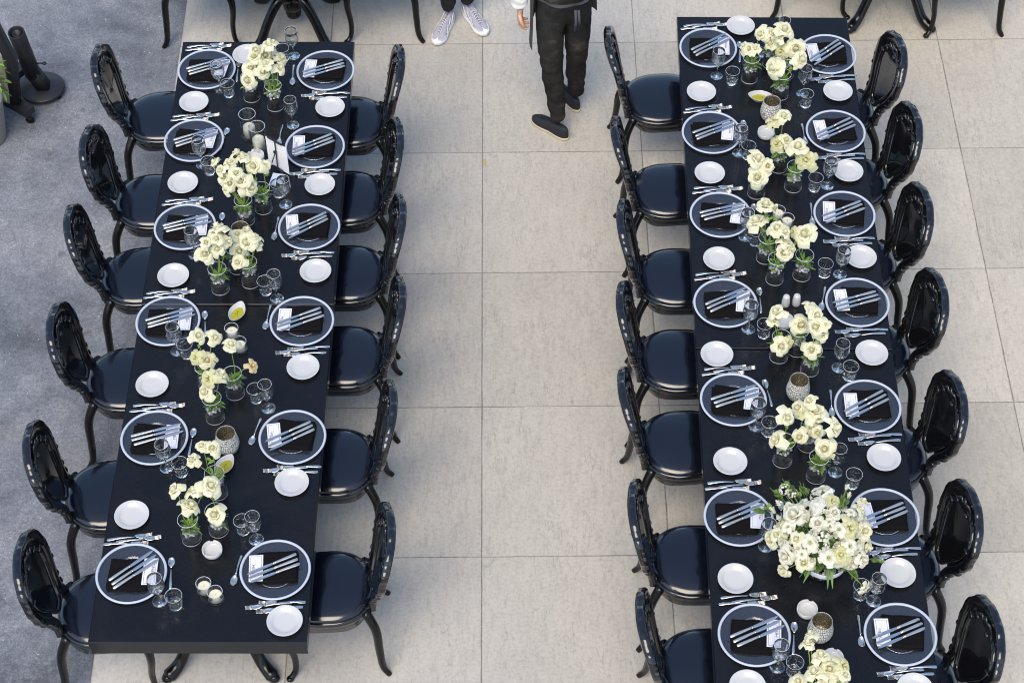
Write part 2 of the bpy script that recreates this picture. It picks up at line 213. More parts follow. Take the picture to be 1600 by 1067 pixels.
    def contour(sc, w, strg, msc):
        mp = N(m, 'ShaderNodeMapping'); mp.inputs['Scale'].default_value = (1.0, .17, 1); L(m, o, mp.inputs[0])
        n = noise_n(m, mp.outputs[0], sc, 5, .62, .3)
        l = mth(m, 'SUBTRACT', 1.0, mth(m, 'DIVIDE', mth(m, 'ABSOLUTE', mth(m, 'SUBTRACT', n, .5)), w)); l.node.use_clamp = True
        return mth(m, 'MULTIPLY', mth(m, 'MULTIPLY', l, strg), ramp(m, noise_n(m, o, msc, 4, .6), [(.42, 0.0), (.60, 1.0)]))
    c1 = contour(7.5, .011, .46, 3.0); c2 = contour(17, .020, .24, 5.0)
    pit = N(m, 'ShaderNodeTexVoronoi'); pit.inputs['Scale'].default_value = 11; L(m, o, pit.inputs['Vector'])
    pits = mth(m, 'MULTIPLY', mth(m, 'LESS_THAN', pit.outputs[0], .055), ramp(m, noise_n(m, o, 4, 2), [(.52, 0.0), (.6, .5)]))
    cc_ = mth(m, 'MAXIMUM', mth(m, 'MAXIMUM', c1, c2), pits)
    V = mth(m, 'MAXIMUM', cc_, mth(m, 'MULTIPLY', v1, .24)); V = mth(m, 'MAXIMUM', V, mth(m, 'MAXIMUM', mth(m, 'MULTIPLY', v2, .45), mth(m, 'MULTIPLY', v3, .22)))
    base = mixc(m, V, base, (.20, .18, .16)); base = mixc(m, mth(m, 'MULTIPLY', J, .95), base, (.06, .055, .05))
    L(m, base, bsdf(m).inputs['Base Color'])
    L(m, ramp(m, mot, [(.3, .5), (.7, .72)]), bsdf(m).inputs['Roughness'])
    bump(m, mth(m, 'SUBTRACT', mth(m, 'MULTIPLY', fine, .25), J), .35, .002)
    return m
def mat_asphalt():
    m = mat('grey_screed', rough=.8, spec=.3); v = coords(m)
    a = noise_n(m, v, 1.5, 7, .66, .5); base = ramp(m, a, [(.34, (.098, .105, .122)), (.5, (.165, .174, .196)), (.66, (.240, .244, .258))])
    b = noise_n(m, v, 7, 5, .65); base = mixc(m, 1.0, base, ramp(m, b, [(.3, .84), (.7, 1.12)]), 'MULTIPLY')
    s = noise_n(m, v, 130, 3, .8); base = mixc(m, 1.0, base, ramp(m, s, [(.3, .56), (.52, 1.0), (.72, 1.55)]), 'MULTIPLY')
    s2 = noise_n(m, v, 45, 4, .8); base = mixc(m, 1.0, base, ramp(m, s2, [(.3, .8), (.7, 1.2)]), 'MULTIPLY')
    vo = N(m, 'ShaderNodeTexVoronoi'); vo.inputs['Scale'].default_value = 26; L(m, v, vo.inputs[0])
    spk = mth(m, 'LESS_THAN', vo.outputs[0], .09); spk2 = mth(m, 'MULTIPLY', spk, ramp(m, noise_n(m, v, 9, 2), [(.5, 0), (.56, 1)]))
    base = mixc(m, mth(m, 'MULTIPLY', spk2, .6), base, (.62, .62, .62))
    vd = N(m, 'ShaderNodeTexVoronoi'); vd.inputs['Scale'].default_value = 4.2; L(m, v, vd.inputs['Vector'])
    dots = ramp(m, mth(m, 'ADD', vd.outputs[0], mth(m, 'MULTIPLY', noise_n(m, v, 22, 4, .7), .16)), [(.13, 1.0), (.19, 0.0)])
    base = mixc(m, mth(m, 'MULTIPLY', dots, .55), base, (.075, .072, .066))
    # brown stains and a dark damp patch
    stn = ramp(m, noise_n(m, v, 2.1, 5, .6), [(.60, 0.0), (.72, 1.0)]); base = mixc(m, mth(m, 'MULTIPLY', stn, .35), base, (.16, .145, .12))
    vm = N(m, 'ShaderNodeVectorMath', operation='DISTANCE'); L(m, v, vm.inputs[0]); vm.inputs[1].default_value = (-2.22, -4.62, 0)
    wet = ramp(m, mth(m, 'ADD', vm.outputs['Value'], mth(m, 'MULTIPLY', mth(m, 'SUBTRACT', noise_n(m, v, 6, 5, .7), .5), .9)), [(.10, 1.0), (.16, 0.0)])
    base = mixc(m, mth(m, 'MULTIPLY', wet, .6), base, (.06, .062, .072))
    L(m, base, bsdf(m).inputs['Base Color']); bump(m, s, .5, .003)
    return m
M = {}
M['slab'] = mat_slabs(); M['asphalt'] = mat_asphalt()
m = M['table'] = mat('black_table_paint', (.0085, .0088, .0098), .3, spec=.30)
v = coords(m); nn = noise_n(m, v, 3, 5); L(m, ramp(m, nn, [(.3, .18), (.7, .27)]), bsdf(m).inputs['Roughness'])
fn = noise_n(m, coords(m, (140, 140, 140)), 1, 3); bump(m, fn, .06, .0005)
d1 = ramp(m, noise_n(m, v, 2.2, 7, .7, .6), [(.48, 0.0), (.75, 1.0)]); d2 = ramp(m, noise_n(m, v, 60, 4, .8), [(.55, 0.0), (.72, 1.0)])
L(m, mixc(m, mth(m, 'ADD', mth(m, 'MULTIPLY', d1, .30), mth(m, 'MULTIPLY', d2, .16)), (.0060, .0066, .0085), (.024, .024, .025)), bsdf(m).inputs['Base Color'])
m = M['chair'] = mat('black_gloss', (.006, .006, .007), .09, spec=.5, coat=.4); bump(m, noise_n(m, coords(m, (9, 9, 9)), 1, 2), .15, .004)
m = M['seat'] = mat('black_seat_gloss', (.0035, .005, .010), .14, spec=.6, coat=.35); bump(m, noise_n(m, coords(m, (7, 7, 7)), 1, 3), .18, .004)
L(m, ramp(m, noise_n(m, coords(m), 26, 5, .7), [(.35, .10), (.75, .24)]), bsdf(m).inputs['Roughness'])
M['legs'] = mat('black_leg', (.004, .004, .004), .16, spec=.35)
M['china'] = mat('white_china', (.47, .465, .45), .18, spec=.5, coat=.4)
M['napkin'] = mat('black_linen', (.0045, .004, .0045), .85, spec=.12)
bump(M['napkin'], noise_n(M['napkin'], coords(M['napkin'], (400, 400, 400)), 1, 2), .4, .0006)
M['card'] = mat('white_card', (.62, .61, .66), .55); M['ink'] = mat('black_ink', (.02, .02, .03), .6)
M['steel'] = mat('polished_steel', (.66, .63, .58), .22, metal=1.0)
M['steel2'] = mat('satin_steel_handle', (.66, .62, .56), .34, metal=1.0)
M['rim'] = mat('frosted_rim', (.41, .445, .51), .40, spec=.5)
M['wax'] = mat('cream_wax', (.62, .57, .42), .5, sss=.3); M['wick'] = mat('wick', (.03, .02, .02), .9)
M['oil'] = mat('olive_oil', (.33, .31, .025), .08, spec=.6); M['herb'] = mat('dark_herb', (.10, .06, .02), .7)
M['sand'] = mat('black_sand', (.008, .008, .008), .6)
M['gun'] = mat('black_metal', (.025, .025, .027), .45, metal=.3)
m = M['pebble'] = mat('grey_pebble', (.4, .4, .4), .45)
oi = N(m, 'ShaderNodeNewGeometry'); L(m, ramp(m, oi.outputs['Random Per Island'], [(0, (.16, .16, .155)), (.5, (.40, .39, .37)), (1, (.70, .69, .66))]), bsdf(m).inputs['Base Color'])
def leafmat(name, c1, c2):
    m = mat(name, c1, .5, spec=.3); g = N(m, 'ShaderNodeNewGeometry')
    L(m, mixc(m, g.outputs['Random Per Island'], c1, c2), bsdf(m).inputs['Base Color']); return m
M['stem'] = leafmat('green_stem', (.12, .20, .03), (.22, .30, .06))
M['leaf'] = leafmat('rose_leaf', (.06, .13, .02), (.20, .30, .06))
M['leafdark'] = leafmat('dark_leaf', (.035, .085, .03), (.15, .24, .06))
def petalmat(name, inner, outer, tl=.45):
    m = mat(name, outer, .55, spec=.25); t = m.node_tree
    vc = N(m, 'ShaderNodeVertexColor'); vc.layer_name = 'petal'
    c = mixc(m, vc.outputs[0], inner, outer)
    g = N(m, 'ShaderNodeNewGeometry'); c = mixc(m, 1.0, c, mixc(m, g.outputs['Random Per Island'], (.93, .92, .88), (1.0, 1.0, 1.0)), 'MULTIPLY')
    L(m, c, bsdf(m).inputs['Base Color'])
    tr = N(m, 'ShaderNodeBsdfTranslucent'); L(m, c, tr.inputs[0]); mx = N(m, 'ShaderNodeMixShader'); mx.inputs[0].default_value = tl
    L(m, bsdf(m).outputs[0], mx.inputs[1]); L(m, tr.outputs[0], mx.inputs[2]); L(m, mx.outputs[0], t.nodes['Material Output'].inputs[0])
    return m
M['petal'] = petalmat('cream_petal', (.90, .88, .68), (.885, .86, .66))
M['petalw'] = petalmat('white_petal', (.88, .87, .72), (.86, .845, .74))
M['petaly'] = petalmat('greenish_petal', (.64, .62, .26), (.76, .74, .48))
M['petalp'] = petalmat('peach_petal', (.68, .42, .15), (.76, .64, .40))
def glassmat(name, col=(1,1,1), rough=0.0):
    m = bpy.data.materials.new(name); m.use_nodes = True; t = m.node_tree; t.nodes.clear()
    g = N(m, 'ShaderNodeBsdfGlass'); g.inputs['Color'].default_value = (*col, 1); g.inputs['Roughness'].default_value = rough; g.inputs['IOR'].default_value = 1.5
    tr = N(m, 'ShaderNodeBsdfTransparent'); lp = N(m, 'ShaderNodeMixShader'); lp.inputs[0].default_value = .12
    o = N(m, 'ShaderNodeOutputMaterial')
    L(m, g.outputs[0], lp.inputs[1]); L(m, tr.outputs[0], lp.inputs[2]); L(m, lp.outputs[0], o.inputs[0]); return m
M['glass'] = glassmat('clear_glass', (.98, .99, .985))
def thinglass(name, ior, diff, dcol):
    m = bpy.data.materials.new(name); m.use_nodes = True; t = m.node_tree; t.nodes.clear()
    tr = N(m, 'ShaderNodeBsdfTransparent'); tr.inputs[0].default_value = (.96, .97, .98, 1)
    gl = N(m, 'ShaderNodeBsdfGlossy'); gl.inputs['Roughness'].default_value = .06; gl.inputs[0].default_value = (1, 1, 1, 1)
    fr = N(m, 'ShaderNodeFresnel'); ge = N(m, 'ShaderNodeNewGeometry')
    io = N(m, 'ShaderNodeMix', data_type='FLOAT'); io.inputs[2].default_value = ior; io.inputs[3].default_value = 1/ior; L(m, ge.outputs['Backfacing'], io.inputs[0]); L(m, io.outputs[0], fr.inputs[0])
    mx = N(m, 'ShaderNodeMixShader'); L(m, fr.outputs[0], mx.inputs[0]); L(m, tr.outputs[0], mx.inputs[1]); L(m, gl.outputs[0], mx.inputs[2])
    df = N(m, 'ShaderNodeBsdfDiffuse'); df.inputs[0].default_value = (*dcol, 1)
    m2 = N(m, 'ShaderNodeMixShader'); m2.inputs[0].default_value = diff; L(m, mx.outputs[0], m2.inputs[1]); L(m, df.outputs[0], m2.inputs[2])
    o = N(m, 'ShaderNodeOutputMaterial'); L(m, m2.outputs[0], o.inputs[0]); return m
M['glassrim'] = thinglass('glass_edge_glint', 1.9, .60, (.86, .89, .94))  # pale diffuse mixed in paints the bright sky highlights along glass edges
M['dish'] = thinglass('charger_glass', 1.60, .030, (.50, .58, .80))
M['vaseglass'] = thinglass('vase_glass', 1.32, .001, (.8, .85, .85))
m = M['mosaic'] = mat('silver_mosaic', (.6, .58, .52), .35)
vo = N(m, 'ShaderNodeTexVoronoi', feature='DISTANCE_TO_EDGE'); vo.inputs['Scale'].default_value = 1.0; vo.inputs['Randomness'].default_value = .5
uvn = N(m, 'ShaderNodeUVMap'); mp = N(m, 'ShaderNodeMapping'); mp.inputs['Scale'].default_value = (34, 13, 1); L(m, uvn.outputs[0], mp.inputs[0]); L(m, mp.outputs[0], vo.inputs[0])
L(m, ramp(m, vo.outputs[0], [(.05, (.14, .13, .11)), (.14, (.60, .58, .52)), (.5, (.78, .76, .70))]), bsdf(m).inputs['Base Color']); bump(m, ramp(m, vo.outputs[0], [(0, 0), (.3, 1)]), .8, .003)
# ---------------------------------------------------------------- the setting
g = MB(); g.add([(-60,-60,0),(60,-60,0),(60,60,0),(-60,60,0)], [(0,1,2,3)], 0, False)
tag(obj('ground', g, M['slab']), 'pale grey stone paving slabs with fine veins and dark joints', 'paving', kind='structure')
g = MB(); ys = [-30 + .25*i for i in range(240)]
vs = []; 
for y in ys: vs += [(-60, y, .004), (-1.915 + .006*noise.noise((0, y*2, 0)), y, .004)]
g.add(vs, [(2*i, 2*i+1, 2*i+3, 2*i+2) for i in range(len(ys)-1)], 0, False)
tag(obj('pavement', g, M['asphalt']), 'rough blue grey pavement strip left of the stone slabs', 'pavement', kind='structure')
# ---------------------------------------------------------------- tables
def pedestal(parent, x, y):
    c = MB(); c.lathe([(.028,.10),(.045,.115),(.05,.14),(.035,.16),(.06,.18),(.065,.23),(.05,.26),(.045,.32),(.07,.42),(.06,.50),(.04,.56),(.05,.62),(.08,.645)], 24, c=(x,y,0))
    col = obj('pedestal_column', c, M['legs'], parent)
    for k in range(4):
        a = PI/4 + k*PI/2; t = MB(); d = Vector((math.cos(a), math.sin(a), 0))
        pts = curve([Vector((x,y,.27))+d*.03, Vector((x,y,.30))+d*.10, Vector((x,y,.20))+d*.20, Vector((x,y,.07))+d*.285, Vector((x,y,.028))+d*.37], 6)
        n = len(pts); t.tube(pts, [.042 - .013*math.sin(PI*i/(n-1)*.9) - (.012 if i == n-1 else 0) for i in range(n)], 12, sq=.85)
        t.ell(Vector((x, y, .030))+d*.355, (.045, .032, .028), Matrix.Rotation(a, 4, 'Z'), 12, 8)
        obj('pedestal_foot', t, M['legs'], parent)
def table(label, x0, y0, rz, width, length, inset=.49):
    # origin at the middle of the far short side; the table runs towards -Y
    t = thing('banquet_table', label, 'table', (x0, y0, 0), rz, 'long black tables')
    b = MB(); w = width/2; e = .004
    ring = lambda i, z: [(-w+i, -length+i, z), (w-i, -length+i, z), (w-i, -i, z), (-w+i, -i, z)]
    b.loft([ring(0,.712), ring(0,.746), ring(e,.750)], smooth=False)
    obj('tabletop', b, M['table'], t)
    a = MB(); i = .004
    for (xa, xb, ya, yb) in ((-w+i, w-i, -length+i, -length+i+.02), (-w+i, w-i, -i-.02, -i), (-w+i, -w+i+.02, -length+i+.02, -i-.02), (w-i-.02, w-i, -length+i+.02, -i-.02)):
        a.box(xa, xb, ya, yb, .648, .7119)
    obj('apron', a, M['table'], t)
    pedestal(t, 0, -inset); pedestal(t, 0, -length+inset)
    return t
YL = math.radians(-.70); YR = math.radians(-1.22)
table('far half of the left long black table, set for dinner', -1.227, -.785, YL, .995, 1.992)
dv = Vector((math.sin(YL)*1, -math.cos(YL)*1, 0))
table('near half of the left long black table with its bare front end', -1.227+2.0*math.sin(YL), -.785-2.0, YL, .995, 1.995)
table('far part of the right long black table, behind the tabletop seam', 1.6475, -.612, YR, .995, 2.492)
table('near part of the right long black table under the big bouquet', 1.6475+2.5*math.sin(YR), -.612-2.5, YR, .995, 2.5)
table('background black table at top left, only its pedestal legs showing', -1.195, 1.78, 0, 1.0, 2.0, .38)
table('background black table at top right, only its pedestal legs showing', 2.59, 1.93, 0, 1.0, 2.0, .40)
# ---------------------------------------------------------------- chairs
def make_chair():
    t = thing('baroque_chair', 'x', 'chair', group='glossy black baroque chairs')
    # seat outline: rounded horseshoe, straight-ish front
    def outl(k, off=0):
        o = []
        for j in range(k):
            a = 2*PI*j/k; c, s_ = math.cos(a), math.sin(a)
            if c > 0: e = .62; x = .215*abs(c)**e; y = .203*math.copysign(abs(s_)**.74, s_)
            else: x = -.205*abs(c)**.95; y = .203*math.copysign(abs(s_)**.90, s_)
            l = math.hypot(x, y); o.append((x*(1+off/l), y*(1+off/l)))
        return o
    K = 56; fr = MB(); rings = []
    def zlow(j):
        a = 2*PI*j/K; return .375 + .016*math.cos(2*a) - .008*math.cos(6*a)
    for off, zf in ((-.035, lambda j: .385), (-.006, zlow), (.003, lambda j: zlow(j)+.006), (.000, lambda j: .400), (.003, lambda j: .416), (.009, lambda j: .426), (.010, lambda j: .438), (.005, lambda j: .447), (-.005, lambda j: .450), (-.02, lambda j: .444)):
        rings.append([(p[0], p[1], zf(j)) for j, p in enumerate(outl(K, off))])
    fr.loft(rings, cap0=True, cap1=False); obj('seat_frame', fr, M['chair'], t)
    st = MB(); rings = []
    for off, z in ((-.008, .440), (-.003, .451), (-.010, .461), (-.034, .468), (-.065, .474), (-.11, .478), (-.16, .480), (-.20, .4805)):
        rings.append([(p[0], p[1], z + .004*math.sin(p[1]*9+1)) for p in outl(K, off)])
    st.loft(rings, cap0=False); obj('seat', st, M['seat'], t)
    # backrest
    zs = [.43, .465, .50, .54, .59, .65, .71, .765, .815, .855, .883, .899, .905]
    ws = [.118, .112, .110, .120, .146, .179, .200, .207, .198, .171, .125, .066, 0.0]
    path = [(-w, z) for z, w in zip(zs, ws)] + [(w, z) for z, w in reversed(list(zip(zs[:-1], ws[:-1])))]
    path = [(p.x, p.y) for p in curve([(a, b, 0) for a, b in path], 5)]
    def bx(y, z):   # depth of the curved, reclining back
        return -.188 - .092*max(0, (z-.44)/.465)**1.2 - .028*(1-(abs(y)/.23)**2)*max(0, min(1, (z-.44)/.3))
    def sweep(mb, pth, prof, mod=None, closed=False):
        rings = []; n = len(pth)
        for i, (y, z) in enumerate(pth):
            a = pth[(i-1) % n] if closed else pth[max(i-1, 0)]; b = pth[(i+1) % n] if closed else pth[min(i+1, n-1)]
            ty, tz = b[0]-a[0], b[1]-a[1]; l = math.hypot(ty, tz) or 1; ty /= l; tz /= l
            ny, nz = -tz, ty         # outward (path runs left-bottom -> top -> right-bottom)
            r = []
            for (o, d) in prof:
                oo = o*(mod(i/(n-1), o) if mod else 1)
                yy, zz = y+ny*oo, z+nz*oo; r.append((bx(y, z)+d, yy, zz))
            rings.append(r)
        if closed: rings.append(rings[0])
        mb.loft(rings, True, not closed, not closed)
    n = len(path); fm = MB()
    fine = [(p.x, p.y) for p in curve([(a, b, 0) for a, b in path], 4)]
    def teeth(u, o):
        if o <= 0.004: return 1.0
        k = max(0.0, min(1.0, (.5-abs(u-.5)-.20)/.04))
        w = math.sin((u-.5)*2*PI*14); sq = max(-1, min(1, w*1.7))
        return 1.0 + k*(.12 + .17*sq)
    sweep(fm, fine, [(-.032,.002),(-.024,.012),(-.006,.017),(.006,.014),(.014,.016),(.019,.008),(.019,-.020),(.010,-.026),(-.024,-.024),(-.030,-.014)], teeth)
    obj('back_frame', fm, M['chair'], t)
    # inner closed oval: bead and panel
    zi = [.520, .555, .605, .655, .705, .755, .80, .837, .849]
    wi = [.045, .066, .096, .124, .145, .152, .138, .090, .0]
    ov = [(-w, z) for z, w in zip(zi, wi)] + [(w, z) for z, w in reversed(list(zip(zi[:-1], wi[:-1])))] + [(.024,.504),(-.024,.504)]
    ovc = curve([(a, b, 0) for a, b in ov] + [(ov[0][0], ov[0][1], 0)], 4)[:-1]; ovc = [(p.x, p.y) for p in ovc]
    bd = MB(); sweep(bd, ovc, [(-.012,.0),(-.008,.012),(0,.018),(.008,.012),(.014,.0),(.010,-.018),(-.010,-.018)], None, True)
    obj('back_moulding', bd, M['chair'], t)
    pn = MB(); rings = []
    for k in (1.05, .9, .7, .45, .2, .02):
        rings.append([(bx(y*k, .69+(z-.69)*k) + .003 + .010*max(0,1-k)**.7, y*k, .69+(z-.69)*k) for y, z in ovc])
    pn.loft(rings, cap0=False)
    rings = []
    for k in (.02, .4, .8, 1.05, 1.10):
        rings.append([(bx(y*k, .69+(z-.69)*k) - .014, y*k, .69+(z-.69)*k) for y, z in ovc])
    pn.loft(rings, cap0=False, cap1=False)
    obj('back_panel', pn, M['chair'], t)
    # filler between moulding and frame (carved field)
    fl = MB(); inner = ovc
    m_ = len(inner); rr = []
    def outer_pt(y, z):
        # push the oval point outwards until it meets the frame path
        cy, cz = 0, .68; best = None; a0 = math.atan2(z-cz, y-cy)
        for (py, pz) in fine:
            if pz < .54: continue
            d = abs((math.atan2(pz-cz, py-cy)-a0+PI) % (2*PI)-PI)
            if best is None or d < best[0]: best = (d, py, pz)
        return (best[1], best[2]) if best[0] < .12 else (y*1.10, cz+(z-cz)*1.10)
    for k in (0, .5, 1):
        r = []
        for (y, z) in inner:
            oy, oz = outer_pt(y, z); yy, zz = y+(oy-y)*k, z+(oz-z)*k
            r.append((bx(yy, zz)+.004-.004*k, yy, zz))
        rr.append(r)
    fl.loft(rr, cap0=False, cap1=False)
    rr2 = [[(p[0]-.018, p[1], p[2]) for p in r] for r in reversed(rr)]; fl.loft(rr2, cap0=False, cap1=False)
    # shell ornament and leaf scrolls on the crest
    for i in range(9):
        a = (i-4)*.26; M3 = Matrix.Rotation(-a, 4, 'X'); 
        cy, cz = math.sin(a)*.034, .858+math.cos(a)*.020
        fl.ell((bx(cy, cz)+.016, cy, cz), (.009, .0045, .018), M3, 6, 5)
    for s_ in (-1, 1):
        for i in range(4):
            u = i/3.4; yy = s_*(.058+.105*u); zz = .864-.115*u**1.5; a = s_*(.9+u*.9)
            fl.ell((bx(yy, zz)+.014, yy, zz), (.007, .009, .024), Matrix.Rotation(-a+ .3*s_*(i % 2), 4, 'X'), 6, 5)
    for s_ in (-1, 1):     # scrolled shoulders where the oval meets the stiles
        for (yy, zz, rr, tt) in ((.128, .515, .026, .25), (.142, .560, .022, .5), (.186, .640, .018, .35), (.199, .690, .016, .2)):
            fl.ell((bx(yy, zz)-.002, s_*(yy+.004), zz), (.021, .014, rr), Matrix.Rotation(-s_*tt, 4, 'X'), 10, 7)
    fl.ell((bx(0, .836)+.016, 0, .836), (.012, .016, .012), None, 8, 6)
    obj('carving', fl, M['chair'], t)
    for s_ in (-1, 1):
        lg = MB(); pts = curve([(-.160, .140*s_, .44), (-.205, .180*s_, .33), (-.215, .205*s_, .18), (-.225, .222*s_, .06), (-.252, .232*s_, .0)], 6)
        n = len(pts); lg.tube(pts, [.024-.010*(i/(n-1))**.8 for i in range(n)], 10, sq=.7); obj('leg', lg, M['legs'], t)
        lg = MB(); pts = curve([(.165, .160*s_, .43), (.205, .196*s_, .37), (.213, .210*s_, .28), (.198, .205*s_, .15), (.203, .213*s_, .05), (.232, .240*s_, .012)], 6)
        n = len(pts); lg.tube(pts, [(.026-.012*math.sin(min(1, i/(n-1)*1.15)*PI/2)) for i in range(n)], 10, sq=.75)
        lg.ell((.232, .240*s_, .016), (.020, .020, .015)); obj('leg', lg, M['legs'], t)
    return t
CH = Proto(make_chair())
SIDE = {'L': ('outer side of the left table', 0), 'R': ('aisle side of the left table', PI), 'RL': ('aisle side of the right table', 0), 'RR': ('outer side of the right table', PI)}
for k in ('L', 'R', 'RL', 'RR'):
    for i, (x, y, rz) in enumerate(D['chairs'][k]):
        CH.put((x, y, 0.0), rz, 'glossy black baroque chair, %s from the far end, %s' % (ORD[i], SIDE[k][0]))
for (x, y, rz, lab) in ((-1.765, .22, 0, 'background black chair at the top left corner, on the pavement joint'), (-.628, .25, PI, 'background black chair right of the top left pedestal table'),
                        (2.10, .44, 0, 'background black chair legs behind the far end of the right table'), (3.045, .26, PI, 'background black chair legs at the top right corner')):
    CH.put((x, y, 0), rz, lab)
# ---------------------------------------------------------------- tableware prototypes
def make_charger():
    t = thing('charger_plate', 'x', 'plate', group='glass charger plates at the place settings')
    b = MB(); b.lathe([(.152,.0175),(.148,.0165),(.125,.0115),(.103,.0085),(.097,.0075),(.0915,.0025),(.080,.002),(.0001,.002)], 72, caps=False); obj('glass_dish', b, M['dish'], t)
    b = MB(); b.lathe([(.1535,.0155),(.1555,.0190),(.159,.0202),(.163,.0198),(.1660,.0175),(.1660,.0150),(.160,.0105),(.1550,.0090),(.1535,.0155)], 72, caps=False)
    obj('rim', b, M['rim'], t)
    b = MB(); b.lathe([(.0930,.0052),(.0920,.0064),(.0905,.0064),(.0895,.0052)], 64, caps=False); obj('well_ring', b, M['rim2'], t)
    return t
M['rim2'] = thinglass('ring_glass', 1.9, .25, (.6, .7, .8))
PCH = Proto(make_charger())
def make_plate():
    b = MB(); b.lathe([(.0001,.008),(.040,.008),(.052,.0085),(.0565,.011),(.062,.0165),(.074,.0200),(.0800,.0225),(.0820,.0228),(.0828,.0215),(.0815,.0195),(.070,.0140),(.054,.004),(.050,.0),(.046,.0),(.0455,.003),(.0001,.003)], 56)
    return tag(obj('side_plate', b, M['china']), 'x', 'plate', 'white side plates')
PSP = Proto(make_plate())
def spoonlike(mb, L_, tw, zf, prof_w, th=.0018):
    # flat profile along +X: list of (x, halfwidth, z, dish)
    rings = []
    for (x, w, z, d) in prof_w:
        k = 7; top = []; bot = []
        for j in range(k):
            u = -1+2*j/(k-1); zz = z - d*(1-u*u); top.append((x, w*u, zz+th*.6)); bot.append((x, w*u*.98, zz-th*.6))
        rings.append(top+bot[::-1])
    mb.loft(rings)
def handle_prof(x0, x1, w0, w1):
    o = []; 
    for i in range(9):
        u = i/8; w = w0+(w1-w0)*(u**2.2)
        if u > .95: w *= .75
        o.append((x0+(x1-x0)*u, w, .002+.012*math.sin(PI*(1-u))**1.0*.55+.001, -.0012))
    o.append((x1+(.004 if x1 > x0 else -.004), w1*.35, .0028, 0)); return o
def make_fork():
    b = MB()
    pr_ = [(.045, .0105, .006, .002), (.030, .0125, .0055, .0030), (.015, .0115, .007, .0030), (.003, .0075, .011, .002), (-.006, .0035, .0125, 0)]
    spoonlike(b, 0, 0, 0, [(x, w, z, d) for x, w, z, d in pr_])
    spoonlike(b, 0, 0, 0, [(-x, w, z, d) for x, w, z, d in handle_prof(.006, .135, .0032, .0088)])
    for k in range(4):
        y = -.0092+.0061*k
        pts = [(.043, y, .006), (.060, y*1.02, .0065), (.078, y*.98, .0115)]
        b.tube(curve(pts, 3), [.0016]*6+[.0008], 5)
    return tag(obj('dinner_fork', b, M['steel']), 'x', 'fork', 'steel forks')
def make_spoon():
    b = MB()
    pr_ = [(.030, .002, .008, .0), (.027, .0095, .0078, .0030), (.018, .0150, .0072, .0055), (.004, .0165, .0068, .0065), (-.010, .0140, .0072, .005), (-.020, .0075, .0090, .002), (-.027, .0032, .0105, 0)]
    spoonlike(b, 0, 0, 0, pr_)
    spoonlike(b, 0, 0, 0, [(-x, w, z, d) for x, w, z, d in handle_prof(.027, .135, .0028, .0080)])
    return tag(obj('dessert_spoon', b, M['steel']), 'x', 'spoon', 'dessert spoons laid inside the chargers')
def make_knife():
    t = thing('table_knife', 'x', 'knife', group='steel knives')
    b = MB(); rings = []
    for (x, w, h) in ((-.125,.0038,.003),(-.122,.0072,.0045),(-.10,.0080,.0052),(-.06,.0070,.005),(-.022,.0058,.0048),(-.014,.0062,.005)):
        rings.append([(x, w*math.copysign(abs(math.cos(a))**.7, math.cos(a)), .006+h*math.copysign(abs(math.sin(a))**.8, math.sin(a))) for a in [2*PI*j/12 for j in range(12)]])
    b.loft(rings); obj('handle', b, M['steel2'], t)
    b = MB(); b.lathe([(.0064,0),(.0078,.001),(.0078,.005),(.0060,.006)], 12); b.v = [(-.014+z, x*.95, .006+y*.75) for x, y, z in b.v]; obj('collar', b, M['steel'], t)
    b = MB(); rings = []
    for (x, y0, y1) in ((-.009,-.005,.0055),(.005,-.0068,.0072),(.03,-.0076,.0082),(.07,-.0076,.0086),(.095,-.0068,.0082),(.110,-.0046,.0072),(.120,-.0008,.0046),(.123,.0015,.0030)):
        rings.append([(x, y0, .0055), (x, (y0+y1)/2, .0072), (x, y1, .0068), (x, y1, .0052), (x, (y0+y1)/2, .0045)])
    b.loft(rings, smooth=False); obj('blade', b, M['steel'], t)
    return t
PF, PS_, PK = Proto(make_fork()), Proto(make_spoon()), Proto(make_knife())
def make_napkin(seed):
    r = random.Random(seed); b = MB()
    for lay, (z0, sx, sy, ox, oy) in enumerate(((.0, .0955, .0860, 0, 0), (.0058, .0925, .0835, .0025, -.003), (.0116, .0900, .0815, -.0005, .001))):
        nx, ny = 20, 18; top = []; bot = []
        rot = r.uniform(-.06, .06)
        for i in range(nx+1):
            for j in range(ny+1):
                x = (-1+2*i/nx); y = (-1+2*j/ny)
                px = x*sx*(1+.012*math.sin(y*3+seed))+ox; py = y*sy*(1+.014*math.sin(x*4+seed*2))+oy
                nz = noise.noise((x*1.6+seed, y*1.6, lay*.3))*.0022 + noise.noise((x*5, y*5+seed, lay))*.0008
                e = max(abs(x), abs(y)); dz = -.0022*max(0, (e-.9)/.1)**2
                qx = px*math.cos(rot)-py*math.sin(rot); qy = px*math.sin(rot)+py*math.cos(rot)
                top.append((qx, qy, z0+.0056+nz*(.4+.3*lay)+dz)); bot.append((qx, qy, z0+.0004+nz*(.4+.3*lay)-dz))
        W = ny+1; fs = [(i*W+j, (i+1)*W+j, (i+1)*W+j+1, i*W+j+1) for i in range(nx) for j in range(ny)]
        b.add(top, fs); b.add(bot, [f[::-1] for f in fs])
        T = len(top); rim = [i*W for i in range(nx+1)] + [nx*W+j for j in range(1, ny+1)] + [i*W+ny for i in range(nx-1, -1, -1)] + [j for j in range(ny-1, 0, -1)]
        o = len(b.v)-2*T
        for q in range(len(rim)):
            a, c = rim[q], rim[(q+1) % len(rim)]; b.f.append((o+c, o+a, o+T+a, o+T+c)); b.m.append(0); b.s.append(True)
    return b
PN = []
